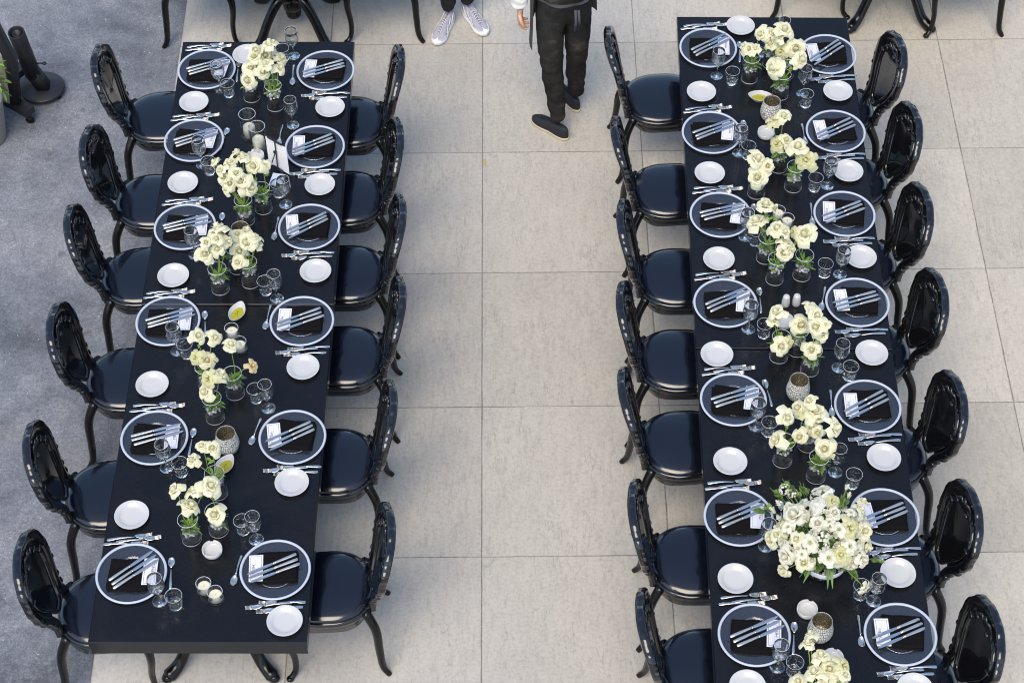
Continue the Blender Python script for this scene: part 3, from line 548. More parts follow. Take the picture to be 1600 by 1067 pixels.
for sd in (1, 2, 3):
    o = tag(obj('folded_napkin', make_napkin(sd), M['napkin']), 'x', 'napkin', 'black napkins on the chargers'); PN.append(Proto(o))
def text_mesh(txt, size):
    cu = bpy.data.curves.new('t', 'FONT'); cu.body = txt; cu.size = size; cu.align_x = 'CENTER'; cu.align_y = 'CENTER'; cu.resolution_u = 2
    o = bpy.data.objects.new('t', cu); COL.objects.link(o); bpy.context.view_layer.update()
    me = bpy.data.meshes.new_from_object(o.evaluated_get(bpy.context.evaluated_depsgraph_get()))
    v = [tuple(p.co) for p in me.vertices]; f = [tuple(p.vertices) for p in me.polygons]
    bpy.data.objects.remove(o); bpy.data.curves.remove(cu); bpy.data.meshes.remove(me); return v, f
def make_card():
    # local: +X to the diner's right; long side along X when seen by the diner, text rotated 90 degrees
    b = MB(); b.box(-.037, .037, -.078, .078, 0, .0012, 0)
    z = .0016
    def strip(x0, x1, y0, y1): b.add([(x0,y0,z),(x1,y0,z),(x1,y1,z),(x0,y1,z)], [(0,1,2,3)], 1, False)
    w = .0015
    for (x0, x1, y0, y1) in ((-.029,.029,-.070,-.070+w),(-.029,.029,.070-w,.070),(-.029,-.029+w,-.070+w,.070-w),(.029-w,.029,-.070+w,.070-w)): strip(x0, x1, y0, y1)
    strip(.012, .023, .0610, .0618); strip(.0222, .023, .046, .0610)
    strip(.002, .0026, -.052, -.016); 
    v, f = text_mesh('MENU', .0215); b.add([(.0155+(-y), x*1.15+.012, z) for x, y, _ in v], f, 1, False)
    return tag(obj('menu_card', b, [M['card'], M['ink']]), 'x', 'menu', 'printed menu cards on the napkins')
PC = Proto(make_card()); PC.root.scale = (.88, .92, 1)
def make_wine(fill):
    b = MB(); o = [(.0001,.0),(.033,.0),(.0345,.0015),(.033,.003),(.018,.006),(.007,.011),(.0042,.020),(.0038,.045),(.0042,.068),(.008,.078),(.018,.088),(.030,.104),(.0375,.125),(.0395,.145),(.0375,.170),(.0345,.196),(.0342,.1975),(.0332,.1965),(.0350,.170),(.0373,.145),(.0355,.125),(.0285,.106),(.016,.091),(.0001,.084)]
    b.lathe(o, 28)
    return rimmed('wine_glass', b, 28, (1, 15, 16), 'x', 'stemmed wine glasses')
def make_tumbler():
    b = MB(); b.lathe([(.0001,.0),(.024,.0),(.029,.003),(.033,.015),(.037,.045),(.039,.075),(.0400,.092),(.0395,.093),(.0385,.092),(.0372,.075),(.0350,.045),(.0305,.020),(.026,.013),(.0001,.0105)], 28)
    return rimmed('water_tumbler', b, 28, (6, 7), 'x', 'low water tumblers')
def rimmed(name, b, n, rows, label, grp, parent=None, gm='glass'):
    for fi, f in enumerate(b.f):
        if min(f)//n in rows and len(f) == 4: b.m[fi] = 1
    o = obj(name, b, [M[gm], M['glassrim']], parent)
    return tag(o, label, 'glass', grp) if label else o
PW, PT = Proto(make_wine(0)), Proto(make_tumbler())
def rot2(x, y, a): return x*math.cos(a)-y*math.sin(a), x*math.sin(a)+y*math.cos(a)
ZT = .750
TB = {'L': 'left table, outer side', 'R': 'left table, aisle side', 'RL': 'right table, aisle side', 'RR': 'right table, outer side'}
KA = {'L': [23,22,17,19,18,37], 'R': [23,28,34,22,29,24], 'RL': [32,24,17,26,22,25,24], 'RR': [40,29,28,20,29,24,23]}
for k in ('L', 'R', 'RL', 'RR'):
    base = 0 if k in ('L', 'RL') else PI
    for i, (cx, cy) in enumerate(D['chargers'][k]):
        where = '%s from the far end, %s' % (ORD[i], TB[k])
        A = base + rnd.uniform(-.03, .03)
        def P(u, v, z): 
            x, y = rot2(u, v, A); return (cx+x, cy+y, z)
        PCH.put((cx, cy, ZT), rnd.uniform(0, 6), 'glass charger plate with pale frosted rim, %s' % where)
        PN[i % 3].put(P(-.012, -.010, ZT+.0095), A-.04+rnd.uniform(-.09, .09), 'folded black napkin under knives, %s' % where)
        PC.put(P(.088 if k in 'RL' else .083, -.002, ZT+.0285), A+(-.06 if base == 0 else .03)+rnd.uniform(-.11, .11), 'white bordered MENU card on the napkin, %s' % where)
        ka = math.radians(KA[k][i])+rnd.uniform(-.02, .02)
        names = ('far', 'middle', 'near') if base == 0 else ('near', 'middle', 'far')
        for q in range(3):
            off = (q-1)*-.024; px, py = .014+off*-.42 + rnd.uniform(-.004, .004), off+.007
            if base: px -= .004
            kn = PK.put(P(px, py, ZT+.0290+.0008*q), A+ka+rnd.uniform(-.025, .025), '%s knife of three on charger, %s' % (names[q], where))
            kn.rotation_euler[1] = -.01
        for q, (u, v, a) in enumerate(((.005, .212, .085), (.052, .194, .12), (-.008, .172, .03))):
            lab = ('steel fork farthest from its charger', 'middle steel fork shifted inward', 'steel fork tucked against its charger')[q]
            fo = PF.put(P(u+rnd.uniform(-.004, .004), v+rnd.uniform(-.003, .003), ZT+(0, .006, .001)[q]), A+a+rnd.uniform(-.04, .04), '%s, %s' % (lab, where))
        sx, sy, sa = D['spoons'][k][i]
        PS_.put((sx-.0*math.cos(sa), sy, ZT+.0), sa, 'steel dessert spoon inside the charger %s' % where)
        wx, wy = D['wines'][k][i]; PW.put((wx, wy, ZT+.0005), rnd.uniform(0, 6), 'empty stemmed wine glass, %s' % where)
        if D['tumblers'][k][i]:
            wx, wy = D['tumblers'][k][i]; PT.put((wx, wy, ZT+.0005), rnd.uniform(0, 6), 'low clear water tumbler, %s' % where)
    for i, (x, y) in enumerate(D['plates'][k]): PSP.put((x, y, ZT), rnd.uniform(0, 6), 'white side plate, %s from the far end, %s' % (ORD[i], TB[k]))
# ---------------------------------------------------------------- flowers
def petal_flower(seed, n, spec, name, m, extra=None):
    """spec(f, r) -> dict for petal at fraction f (0 innermost .. 1 outermost); unit size: flower diameter about 1"""
    r = random.Random(seed); vs = []; fs = []; vc = []
    for i in range(n):
        f = i/(n-1); q = spec(f, r); phi = i*2.39996 + r.uniform(-.25, .25) + seed
        nu, nv = 6, 6; o = len(vs); ph = r.uniform(0, 6)
        for a in range(nv+1):
            t = a/nv
            for b in range(nu+1):
                s = -1+2*b/nu
                rad = q['rb']+(q['rt']-q['rb'])*t**q['flare']
                z = q['zb']+(q['zt']-q['zb'])*t**q['rise']
                wid = q['w']*(math.sin(PI*min(.62, .14+.52*t))**.8)*(1-.45*max(0, t-.72)/.28*abs(s)**2)
                z -= q['curl']*max(0, t-.6)**2*6.0
                rad += q['curl']*max(0, t-.6)**2*2.0
                z -= .055*abs(s)**3*t*(.3+f); rad -= q['cup']*abs(s)**2*t*.10
                nn = noise.noise((s*1.3+ph, t*1.5, i*.7)); n2 = noise.noise((s*3+ph, t*3.5, i*1.7+9))
                rad += nn*.035*t*(.3+f); z += (nn*.06+n2*.028)*t*(.3+f)
                an = phi + wid*s + .10*nn
                vs.append((rad*math.cos(an), rad*math.sin(an), z)); vc.append(min(1, max(0, .25+.55*f+.45*t-.1)))
        W = nu+1
        for a in range(nv):
            for b in range(nu): fs.append((o+a*W+b, o+a*W+b+1, o+(a+1)*W+b+1, o+(a+1)*W+b))
    mb = MB(); mb.add(vs, fs, 0, True)
    mats = [m]
    if extra: extra(mb, mats, r)
    me = mesh(name, mb, mats)
    ca = me.color_attributes.new('petal', 'FLOAT_COLOR', 'POINT')
    for i, v_ in enumerate(vc): ca.data[i].color = (v_, v_, v_, 1)
    return me
def calyx(mb, mats, r):
    mats.append(M['stem']); mb.ell((0, 0, -.20), (.085, .085, .10), None, 8, 6, 1); mb.ell((0, 0, .05), (.085, .08, .165), None, 10, 8, 0)
def rose_spec(f, r):
    # tight spiral heart, standing middle petals, then broad outer petals that roll back
    if f < .38: u = f/.38; return dict(rb=.09+.03*u, rt=.015+.13*u, zb=-.15, zt=.235-.02*u+r.uniform(-.012, .012), w=1.5-.2*u, flare=.8, rise=.55, curl=.0, cup=.2)
    if f < .72: u = (f-.38)/.34; return dict(rb=.06+.03*u, rt=.19+.15*u+r.uniform(-.02, .02), zb=-.22, zt=.215-.07*u+r.uniform(-.025, .02), w=1.05-.15*u, flare=.62, rise=.75, curl=.07+.07*u, cup=.8)
    u = (f-.72)/.28; return dict(rb=.09, rt=.36+.13*u+r.uniform(-.03, .05), zb=-.22, zt=.10-.14*u+r.uniform(-.05, .05), w=.88-.12*u, flare=.72, rise=.62, curl=.14+.20*u*r.uniform(.2, 1.3), cup=.4)
def open_spec(f, r):
    g = f**.75; return dict(rb=.04+.05*f, rt=.07+.45*g+r.uniform(-.03, .03), zb=-.18, zt=.20-.24*f**1.3+r.uniform(-.04, .04), w=.95-.32*f, flare=1.1, rise=.7, curl=.05+.30*f*r.uniform(.3, 1.3), cup=.6)
def bud_spec(f, r):
    return dict(rb=.05+.04*f, rt=.05+.20*f, zb=-.28, zt=.36-.16*f+r.uniform(-.03, .03), w=1.25-.35*f, flare=.55, rise=.9, curl=.02+.12*f, cup=1)
def lis_spec(f, r):
    return dict(rb=.05, rt=.30+.20*f+r.uniform(-.02, .02), zb=-.22, zt=.14-.10*f+r.uniform(-.03, .03), w=.62, flare=1.3, rise=.7, curl=.10+.2*f, cup=.4)
def lis_eye(mb, mats, r):
    mats += [M['stem'], M['wax']]
    mb.ell((0, 0, -.06), (.055, .055, .10), None, 8, 6, 1)
    for k in range(6): a = k*PI/3; mb.ell((.07*math.cos(a), .07*math.sin(a), .02), (.022, .022, .03), None, 5, 4, 2)
    mb.ell((0, 0, -.24), (.08, .08, .08), None, 8, 6, 1)
MR = [petal_flower(s, 26, rose_spec, 'bloom', M['petal'], calyx) for s in (1, 2, 3, 4)] + [petal_flower(s, 22, rose_spec, 'bloom', M['petal'], calyx) for s in (5, 6, 7)]
MY = [petal_flower(s, 20, open_spec, 'bloom', M['petaly'], calyx) for s in (8, 9)]
MBC = [petal_flower(s, 12, bud_spec, 'bloom', M['petal'], calyx) for s in (18, 19)]
MP = petal_flower(10, 14, open_spec, 'bloom', M['petalp'], calyx)
MBUD = [petal_flower(s, 10, bud_spec, 'bud', M['petalw'], calyx) for s in (11, 12)]
ML = [petal_flower(s, 11, lis_spec, 'bloom', M['petalw'], lis_eye) for s in (13, 14, 15)]
MW = [petal_flower(s, 24, rose_spec, 'bloom', M['petalw'], calyx) for s in (16, 17)]
def stock_mesh(seed):
    r = random.Random(seed); mb = MB()
    for i in range(46):
        u = r.uniform(0, 1); a = r.uniform(0, 2*PI); th = math.acos(1-1.5*u)
        c = Vector((math.sin(th)*math.cos(a)*.40, math.sin(th)*math.sin(a)*.40, math.cos(th)*.36)); nrm = c.normalized()
        q = nrm.to_track_quat('Z', 'Y').to_matrix().to_4x4()
        for k in range(4):
            b = k*PI/2+i; mb.ell(c + (q @ Vector((math.cos(b)*.045, math.sin(b)*.045, .01))), (.045, .045, .016), q @ Matrix.Rotation(b, 4, 'Z'), 6, 4, 0)
    me = mesh('floret_cluster', mb, [M['petalw']]); ca = me.color_attributes.new('petal', 'FLOAT_COLOR', 'POINT')
    for i in range(len(mb.v)): ca.data[i].color = (.75,)*3+(1,)
    return me
MS = [stock_mesh(1), stock_mesh(2)]
def leaf(mb, base, d, length, width, droop=.3, mi=0, roll=0.0):
    d = Vector(d).normalized(); side = d.cross(Vector((0, 0, 1)))
    if side.length < .05: side = Vector((1, 0, 0))
    side = (Matrix.Rotation(roll, 3, d) @ side.normalized()); up = side.cross(d).normalized(); rows = []
    n = 7
    for i in range(n):
        t = i/(n-1); w = width*math.sin(PI*min(1, t*.94+.03))**.8*(1-.25*t)
        c = Vector(base)+d*length*t-Vector((0, 0, 1))*droop*length*t*t
        rows.append([c-side*w+up*w*.35, c-side*w*.5+up*w*.08, c-up*w*.05, c+side*w*.5+up*w*.08, c+side*w+up*w*.35])
    mb.loft(rows, closed=False, mi=mi)
def sprig(seed, base, m_=M['leaf']):
    pass
# vases --------------------------------------------------------
def make_vase(seed, sand, peb, moss):
    r = random.Random(seed)
    t = thing('glass_vase', 'x', 'vase', group='glass cylinder vases with dark sand')
    b = MB(); b.lathe([(.0001,0),(.044,0),(.0475,.0025),(.0480,.010),(.0480,.163),(.0470,.1655),(.0458,.163),(.0452,.016),(.040,.0095),(.0001,.008)], 36); rimmed('glass_wall', b, 36, (1, 2, 4, 5), None, None, t, 'vaseglass')
    b = MB(); b.lathe([(.0001,.0105),(.038,.0115),(.0436,.018),(.0436,sand-.002),(.040,sand),(.0001,sand+.002)], 28); obj('black_sand', b, M['sand'], t)
    b = MB()
    for i in range(peb):
        a = r.uniform(0, 2*PI); q = .036*math.sqrt(r.uniform(0, 1)); s_ = r.uniform(.0050, .0088)
        b.ell((q*math.cos(a), q*math.sin(a), sand+.003+r.uniform(0, .026)), (s_, s_*r.uniform(.7, 1), s_*r.uniform(.55, .8)), Matrix.Rotation(a, 4, 'Z'), 7, 5)
    obj('pebbles', b, M['pebble'], t)
    b = MB()
    for i in range(moss):
        a = r.uniform(0, 2*PI); d = (math.cos(a)*.5, math.sin(a)*.5, r.uniform(.25, 1.2))
        q = r.uniform(0, .022); leaf(b, (q*math.cos(a), q*math.sin(a), sand+.012+r.uniform(0, .05)), d, r.uniform(.03, .07), r.uniform(.0025, .0085), .5, 0, r.uniform(-1, 1))
    obj('greenery', b, M['leaf'], t)
    return t
VP = [Proto(make_vase(i, *a)) for i, a in enumerate(((.068, 95, 46), (.058, 120, 60), (.080, 70, 30), (.050, 140, 44), (.072, 95, 80)))]
CORD = {'left': ['first', 'second', 'third', 'fourth', 'fifth'], 'right': ['first', 'second', 'third', 'fourth', 'fifth', 'sixth']}
cnt = {'left': 0, 'right': 0}; vi_ = 0
for (tab, vases, roses) in D['clusters']:
    ci = cnt[tab]; cnt[tab] += 1
    grp = 'cream roses in the %s flower cluster of the %s table' % (ORD[ci], tab)
    order = sorted(range(len(vases)), key=lambda q: vases[q][0])
    for rank, q in enumerate(order):
        x, y = vases[q]
        VP[vi_ % 5].put((x, y, ZT+.0005), rnd.uniform(0, 6), 'glass vase, %s from the left in the %s flower cluster of the %s table' % (ORD[rank], ORD[ci], tab)); vi_ += 1
    for ri, (x, y, z, s_, vi) in enumerate(roses):
        vx, vy = vases[vi]
        peach = (tab == 'left' and ci == 3 and ri == len(roses)-1)
        t = thing('rose', ('wilted peach tinged rose' if peach else 'cream rose') + ' %s from the left in the %s flower cluster, %s table' % (ORD[ri], ORD[ci], tab), 'rose', (vx, vy, ZT+.0005), 0, grp)
        ex, ey, ez = x-vx, y-vy, z-ZT
        ln = math.hypot(ex, ey) or 1; ax, ay = -ex/ln*.02, -ey/ln*.02
        bd = Vector((ex*.9+rnd.uniform(-.075, .075), ey*.9-.045+rnd.uniform(-.07, .06), .10)).normalized()
        kk = min(1, .036/ln)
        tip = Vector((ex, ey, ez)) - bd*s_*.24
        rimp = Vector((ex*kk*.8, ey*kk*.8, .166))
        pts = [Vector((ax, ay, .075)), rimp*.55+Vector((ax, ay, .075))*.45, rimp, rimp.lerp(tip, .6)+Vector((rnd.uniform(-.006, .006), rnd.uniform(-.006, .006), .004)), tip]
        if tip.z < .175: pts = [Vector((ax, ay, .075)), Vector((ax*.4+tip.x*.4, ay*.4+tip.y*.4, .13)), tip]
        b = MB(); b.tube(curve(pts, 5), .0021, 6)
        for k in range(rnd.choice((0, 1, 1, 2))):
            u = rnd.uniform(.45, .8); c = Vector(pts[-3] if len(pts) > 3 else pts[0]).lerp(tip, u)
            a = rnd.uniform(0, 2*PI); leaf(b, c, (math.cos(a), math.sin(a), .3), rnd.uniform(.022, .040), rnd.uniform(.007, .011), .5)
        for k in range(5):
            a = k*2*PI/5+1; leaf(b, Vector((ex, ey, ez))-bd*s_*.26, (math.cos(a), math.sin(a), .1), s_*.28, s_*.035, .7)
        obj('stem', b, M['stem'], t)
        me = MP if peach else (MR+MY[:1])[rnd.randrange(8)] if s_ > .058 or rnd.random() < .45 else MBC[rnd.randrange(2)]
        bl = link('bloom', me, t); bl.location = (ex, ey, ez); bl.scale = (s_*rnd.uniform(.98, 1.24),)*3
        bl.rotation_mode = 'QUATERNION'; bl.rotation_quaternion = bd.to_track_quat('Z', 'Y') @ Matrix.Rotation(rnd.uniform(0, 6), 3, 'Z').to_quaternion()
# the large bouquet --------------------------------------------
bx_, by_ = D['bowl'][0]
t = thing('glass_bowl', 'round glass bowl of grey pebbles holding the big white bouquet', 'bowl', (bx_, by_, ZT+.0005))
b = MB(); b.lathe([(.0001,0),(.060,0),(.070,.004),(.092,.035),(.104,.075),(.108,.110),(.1065,.112),(.1045,.110),(.100,.075),(.088,.037),(.066,.009),(.0001,.008)], 40); rimmed('glass_wall', b, 40, (4, 5), None, None, t, 'vaseglass')
b = MB(); r = random.Random(5)
for i in range(300):
    a = r.uniform(0, 2*PI); zz = r.uniform(.016, .085); q = (.062+.030*min(1, (zz-.01)/.045))*math.sqrt(r.uniform(.35, 1)); s_ = r.uniform(.006, .010)
    b.ell((q*math.cos(a), q*math.sin(a), zz), (s_, s_*.8, s_*.65), Matrix.Rotation(a, 4, 'Z'), 7, 5)
obj('pebbles', b, M['pebble'], t)
BQ = thing('flower_bouquet', 'large bouquet of white lisianthus and cream roses with green leaves', 'bouquet', (bx_, by_, ZT+.0005))
cc = Vector(D['bc']) - Vector((bx_, by_, ZT+.0005)); root0 = Vector((0, 0, .09)); st = MB(); r = random.Random(3)
for (x, y, z, s_, ty) in D['bfl']:
    p = Vector((x-bx_, y-by_, z-ZT)); d = (p - (cc-Vector((0, 0, .12)))).normalized()
    if ty == 'L': me = ML[r.randrange(3)]
    elif ty == 'B': me = MBUD[r.randrange(2)]
    elif ty == 'S': me = MS[r.randrange(2)]
    elif ty == 'Y': me = MY[r.randrange(2)]
    else: me = (MW+MR[4:])[r.randrange(5)]
    o = link({'B': 'bud', 'S': 'floret_cluster'}.get(ty, 'bloom'), me, BQ); s_ = min(.105, s_*2.05)*r.uniform(.9, 1.12); o.location = p; o.scale = (s_*1.22,)*3
    d2 = (d + Vector((r.uniform(-.3, .3), r.uniform(-.45, .15), r.uniform(-.2, .3)))).normalized()
    o.rotation_mode = 'QUATERNION'; o.rotation_quaternion = d2.to_track_quat('Z', 'Y') @ Matrix.Rotation(r.uniform(0, 6), 3, 'Z').to_quaternion()
    e = p-d2*s_*.25; st.tube(curve([root0+Vector((r.uniform(-.04, .04), r.uniform(-.04, .04), -.04)), root0.lerp(e, .5)+Vector((0, 0, .03)), e], 4), .0022, 5)
obj('stems', st, M['stem'], BQ)
for (x, y, z) in D['bgr']:
    p = Vector((x-bx_, y-by_, z-ZT)); d = (p-cc+Vector((0, 0, .1))).normalized(); lf = MB()
    for k in range(5):
        a = r.uniform(-1.3, 1.3); dd = (d+Vector((r.uniform(-.9, .9), r.uniform(-.9, .9), r.uniform(-.2, .6)))).normalized()
        leaf(lf, p-d*.045+d*.010*k*.6, dd, r.uniform(.026, .045), r.uniform(.010, .017), .25, 0, a)
    lf.tube([p-d*.07, p+d*.02], .0018, 5)
    obj('leaf_sprig', lf, M['leafdark'], BQ)
lf = MB()
for k in range(60):       # inner foliage that closes the gaps between the blooms
    a = r.uniform(0, 2*PI); th = math.acos(r.uniform(-.1, 1)); q = r.uniform(.45, .8)
    d = Vector((math.sin(th)*math.cos(a), math.sin(th)*math.sin(a), math.cos(th)))
    p = cc-Vector((0, 0, .05))+Vector((d.x*.20, d.y*.18, d.z*.17))*q; leaf(lf, p, d+Vector((r.uniform(-.5, .5), r.uniform(-.5, .5), 0)), r.uniform(.04, .07), r.uniform(.010, .018), .2, 0, r.uniform(-1, 1))
obj('inner_leaves', lf, M['leafdark'], BQ)
for k in range(34):       # blooms that fill the dome between the measured ones
    a = k*2.39996; th = math.acos(1-(k+.5)/34*1.02); d = Vector((math.sin(th)*math.cos(a), math.sin(th)*math.sin(a), math.cos(th)))
    p = cc+Vector((d.x*.215, d.y*.185, d.z*.165-.01)); me = (ML+MBUD+MW+[MR[5]])[r.randrange(8)]; s_ = r.uniform(.058, .092)
    o = link('bloom', me, BQ); o.location = p; o.scale = (s_,)*3; d2 = (d+Vector((r.uniform(-.35, .35), r.uniform(-.5, .2), .1))).normalized()
    o.rotation_mode = 'QUATERNION'; o.rotation_quaternion = d2.to_track_quat('Z', 'Y') @ Matrix.Rotation(r.uniform(0, 6), 3, 'Z').to_quaternion()
lf = MB()
for k, (ex, ey) in enumerate(((.0, -.13), (.018, -.135), (-.10, -.12), (.125, -.10), (.14, -.14))):
    leaf(lf, (ex*.5, ey*.45, .14), (ex, ey, -.02+.01*k), .095, .008+.003*(k > 2), .6)
obj('drooping_leaves', lf, M['leafdark'], BQ)
pw = MB(); P0 = cc+Vector((0, 0, .08))
q = [cc+Vector((.035, .15, .17)), cc+Vector((-.075, .07, .17)), cc+Vector((-.065, -.02, .18)), cc+Vector((.035, .09, .185))]
pw.add([tuple(v_) for v_ in q]+[tuple(v_-Vector((0, 0, .0015))) for v_ in q], [(0, 1, 2, 3), (7, 6, 5, 4), (0, 4, 5, 1), (1, 5, 6, 2), (2, 6, 7, 3), (3, 7, 4, 0)], 0, False)
obj('paper_wrap', pw, M['paper'] if 'paper' in M else mat('soft_white_paper', (.72, .70, .66), .7), BQ)
# ---------------------------------------------------------------- small things along the middle
OUT = [0.0]
def make_oil():
    t = thing('oil_dish', 'x', 'dish', group='white dishes of olive oil')
    def outl(k, s_): return [( (math.cos(a)*.061*(1+.10*math.cos(2*a)))*s_, (math.copysign(abs(math.sin(a))**1.15, math.sin(a))*.042)*s_) for a in [2*PI*j/k for j in range(k)]]
    b = MB(); rings = []
    for s_, z in ((.35,.0),(.60,.0),(.72,.006),(.95,.026),(1.0,.030),(1.0,.032),(.96,.0315),(.88,.024),(.70,.0100),(.45,.0055),(.02,.005)):
        rings.append([(x, y, z+.006*(x/.061)**2*(z/.03)) for x, y in outl(40, s_)])
    b.loft(rings); obj('dish', b, M['china'], t)
    b = MB(); b.loft([[(x, y, .0125) for x, y in outl(40, .70)], [(x, y, .0130) for x, y in outl(40, .66)], [(x, y, .0131) for x, y in outl(40, .02)]], cap0=False); obj('olive_oil', b, M['oil'], t)
    b = MB(); r = random.Random(2)
    for k in range(7): b.ell((r.uniform(-.018, .018), r.uniform(-.010, .010), .0138), (r.uniform(.002, .005), .0016, .001), Matrix.Rotation(r.uniform(0, 3), 4, 'Z'), 6, 4)
    obj('herbs', b, M['herb'], t); return t
PO = Proto(make_oil())
for (x, y), a, l in zip(D['oil'], (1.25, 1.05, -.1), ('white dish of olive oil just in front of the left table seam', 'white oil dish beside the mosaic holder on the left table', 'white oil dish partly hidden by the mosaic holder on the right table')):
    PO.put((x, y, ZT), a, l)
for (x, y), l, nh in zip(D['shakers'], ('white ceramic shaker on the left of the pair on right table', 'white ceramic shaker on the right of the pair on right table'), (1, 3)):
    b = MB(); b.lathe([(.0001,0),(.021,0),(.0225,.003),(.0215,.03),(.0185,.058),(.0165,.066),(.012,.071),(.005,.0725),(.0001,.0726)], 28)
    for k in range(nh): b.ell((.005*math.cos(k*2.1)*(nh > 1), .005*math.sin(k*2.1)*(nh > 1), .0724), (.0013, .0013, .0005), None, 6, 4, 1)
    tag(obj('shaker', b, [M['china'], M['herb']]), l, 'shaker', 'pair of salt and pepper shakers').location = (x, y, ZT)
def make_ash():
    b = MB(); n = 60; rings = []
    def zt(j):
        a = j/n*3 % 1; return -.010 if abs(a-.5) < .055 else 0
    for q, z in ((.040,0),(.046,.003),(.048,.012),(.0475,.030)): rings.append([(q*math.cos(2*PI*j/n), q*math.sin(2*PI*j/n), z + (zt(j) if z > .02 else 0)) for j in range(n)])
    for q, z in ((.0455,.0315),(.0425,.030),(.041,.012),(.036,.008),(.0005,.0075)): rings.append([(q*math.cos(2*PI*j/n), q*math.sin(2*PI*j/n), z + (zt(j) if z > .02 else 0)) for j in range(n)])
    b.loft(rings); return tag(obj('ashtray', b, M['china']), 'x', 'ashtray', 'round white ashtrays')
PA = Proto(make_ash())
for (x, y), l in zip(D['ash'], ('round white ashtray alone near the front of the left table', 'round white ashtray touching the nearest mosaic candle holder', 'round white ashtray in front of the far mosaic holder, right table', 'round white ashtray half hidden by a rose near the shakers', 'round white ashtray behind roses near the card easel, left table', 'round white ashtray behind the frontmost roses of the right table')):
    PA.put((x, y, ZT), rnd.uniform(0, 6), l)
def make_holder():
    b = MB(); n = 48
    prof = [(.040,0),(.047,.002),(.054,.020),(.0585,.042),(.0575,.062),(.053,.088),(.0485,.112),(.0472,.124),(.0460,.125),(.0445,.122),(.046,.110),(.0505,.086),(.055,.060),(.055,.042),(.050,.020),(.042,.008),(.0005,.006)]
    b.lathe(prof, n); me = mesh('h', b, [M['mosaic'], M['mosaicin']]); uv = me.uv_layers.new(name='UVMap')
    for p in me.polygons:
        js = [me.loops[li].vertex_index % n for li in p.loop_indices]; wrap = max(js)-min(js) > n//2
        for li in p.loop_indices:
            vi = me.loops[li].vertex_index; j = vi % n; j = j + n if (wrap and j < n//2) else j
            uv.data[li].uv = (j/n, (vi//n)/8 if vi//n < 8 else (16-vi//n)/8)
        if len(js) == 4 and min(me.loops[li].vertex_index//n for li in p.loop_indices) >= 9: p.material_index = 1
    me.name = 'candle_holder'; return tag(link('candle_holder', me), 'x', 'candle holder', 'silver mosaic candle holders')
m = M['mosaicin'] = mat('mosaic_inside', (.25, .22, .15), .45, metal=.4)
vo = N(m, 'ShaderNodeTexVoronoi'); uvn = N(m, 'ShaderNodeUVMap'); mp = N(m, 'ShaderNodeMapping'); mp.inputs['Scale'].default_value = (60, 24, 1); L(m, uvn.outputs[0], mp.inputs[0]); L(m, mp.outputs[0], vo.inputs[0]); vo.inputs['Scale'].default_value = 1
L(m, ramp(m, vo.outputs[0], [(.12, (.75, .70, .55)), (.38, (.14, .12, .08))]), bsdf(m).inputs['Base Color'])
PH = Proto(make_holder())
for (x, y), l in zip(D['holder'], ('mosaic holder hidden behind roses of the third left cluster', 'silver mosaic candle holder on the near half of the left table', 'silver mosaic candle holder near the far end of the right table', 'silver mosaic candle holder just in front of the right table seam', 'silver mosaic candle holder nearest the camera on the right table')):
    PH.put((x, y, ZT), rnd.uniform(0, 6), l)
def make_votive(R_, H_, name):
    b = MB(); b.lathe([(.0001,0),(R_-.003,0),(R_,.003),(R_,H_-.001),(R_-.0012,H_),(R_-.0024,H_-.001),(R_-.0024,.010),(R_-.005,.007),(.0001,.0065)], 30)
    return rimmed(name, b, 30, (1, 3, 4), 'x', None, None, 'vaseglass')
def make_candle(R_, H_):
    t = thing('candle', 'x', 'candle', group='cream candles inside glasses')
    b = MB(); b.lathe([(.0001,0),(R_,0),(R_,H_-.004),(R_-.003,H_),(R_*.6,H_-.001),(.0001,H_-.003)], 28); obj('wax', b, M['wax'], t)
    b = MB(); b.tube([(0, 0, H_-.004), (.001, 0, H_+.006)], .0009, 5); obj('wick', b, M['wick'], t); return t
PV, PHu = Proto(make_votive(.036, .066, 'votive_glass')), Proto(make_votive(.047, .170, 'hurricane_glass')); PCa, PCb = Proto(make_candle(.030, .034)), Proto(make_candle(.034, .068))
vl = ('farther of two votives at the bare front of the left table', 'nearer of two votives at the bare front of the left table', 'farther of two votives by the oil dish, left table', 'nearer of two votives by the oil dish, left table', 'farther of two votives in the third right table cluster', 'nearer of two votives in the third right table cluster')
for (x, y), l in zip(D['votive'], vl):
    PV.put((x, y, ZT+.0005), 0, 'glass: '+l, 'short clear votive glasses'); PCa.put((x, y, ZT+.0075), rnd.uniform(0, 6), 'cream candle inside the '+l, 'cream candles inside glasses')
for (x, y), l in zip(D['hurr'], ('farther tall glass near the card easel, left table', 'nearer tall glass beside the card easel, left table')):
    PHu.put((x, y, ZT+.0005), 0, l, 'tall clear hurricane glasses'); PCb.put((x, y, ZT+.0075), 0, 'thick cream candle inside the '+l, 'cream candles inside glasses')
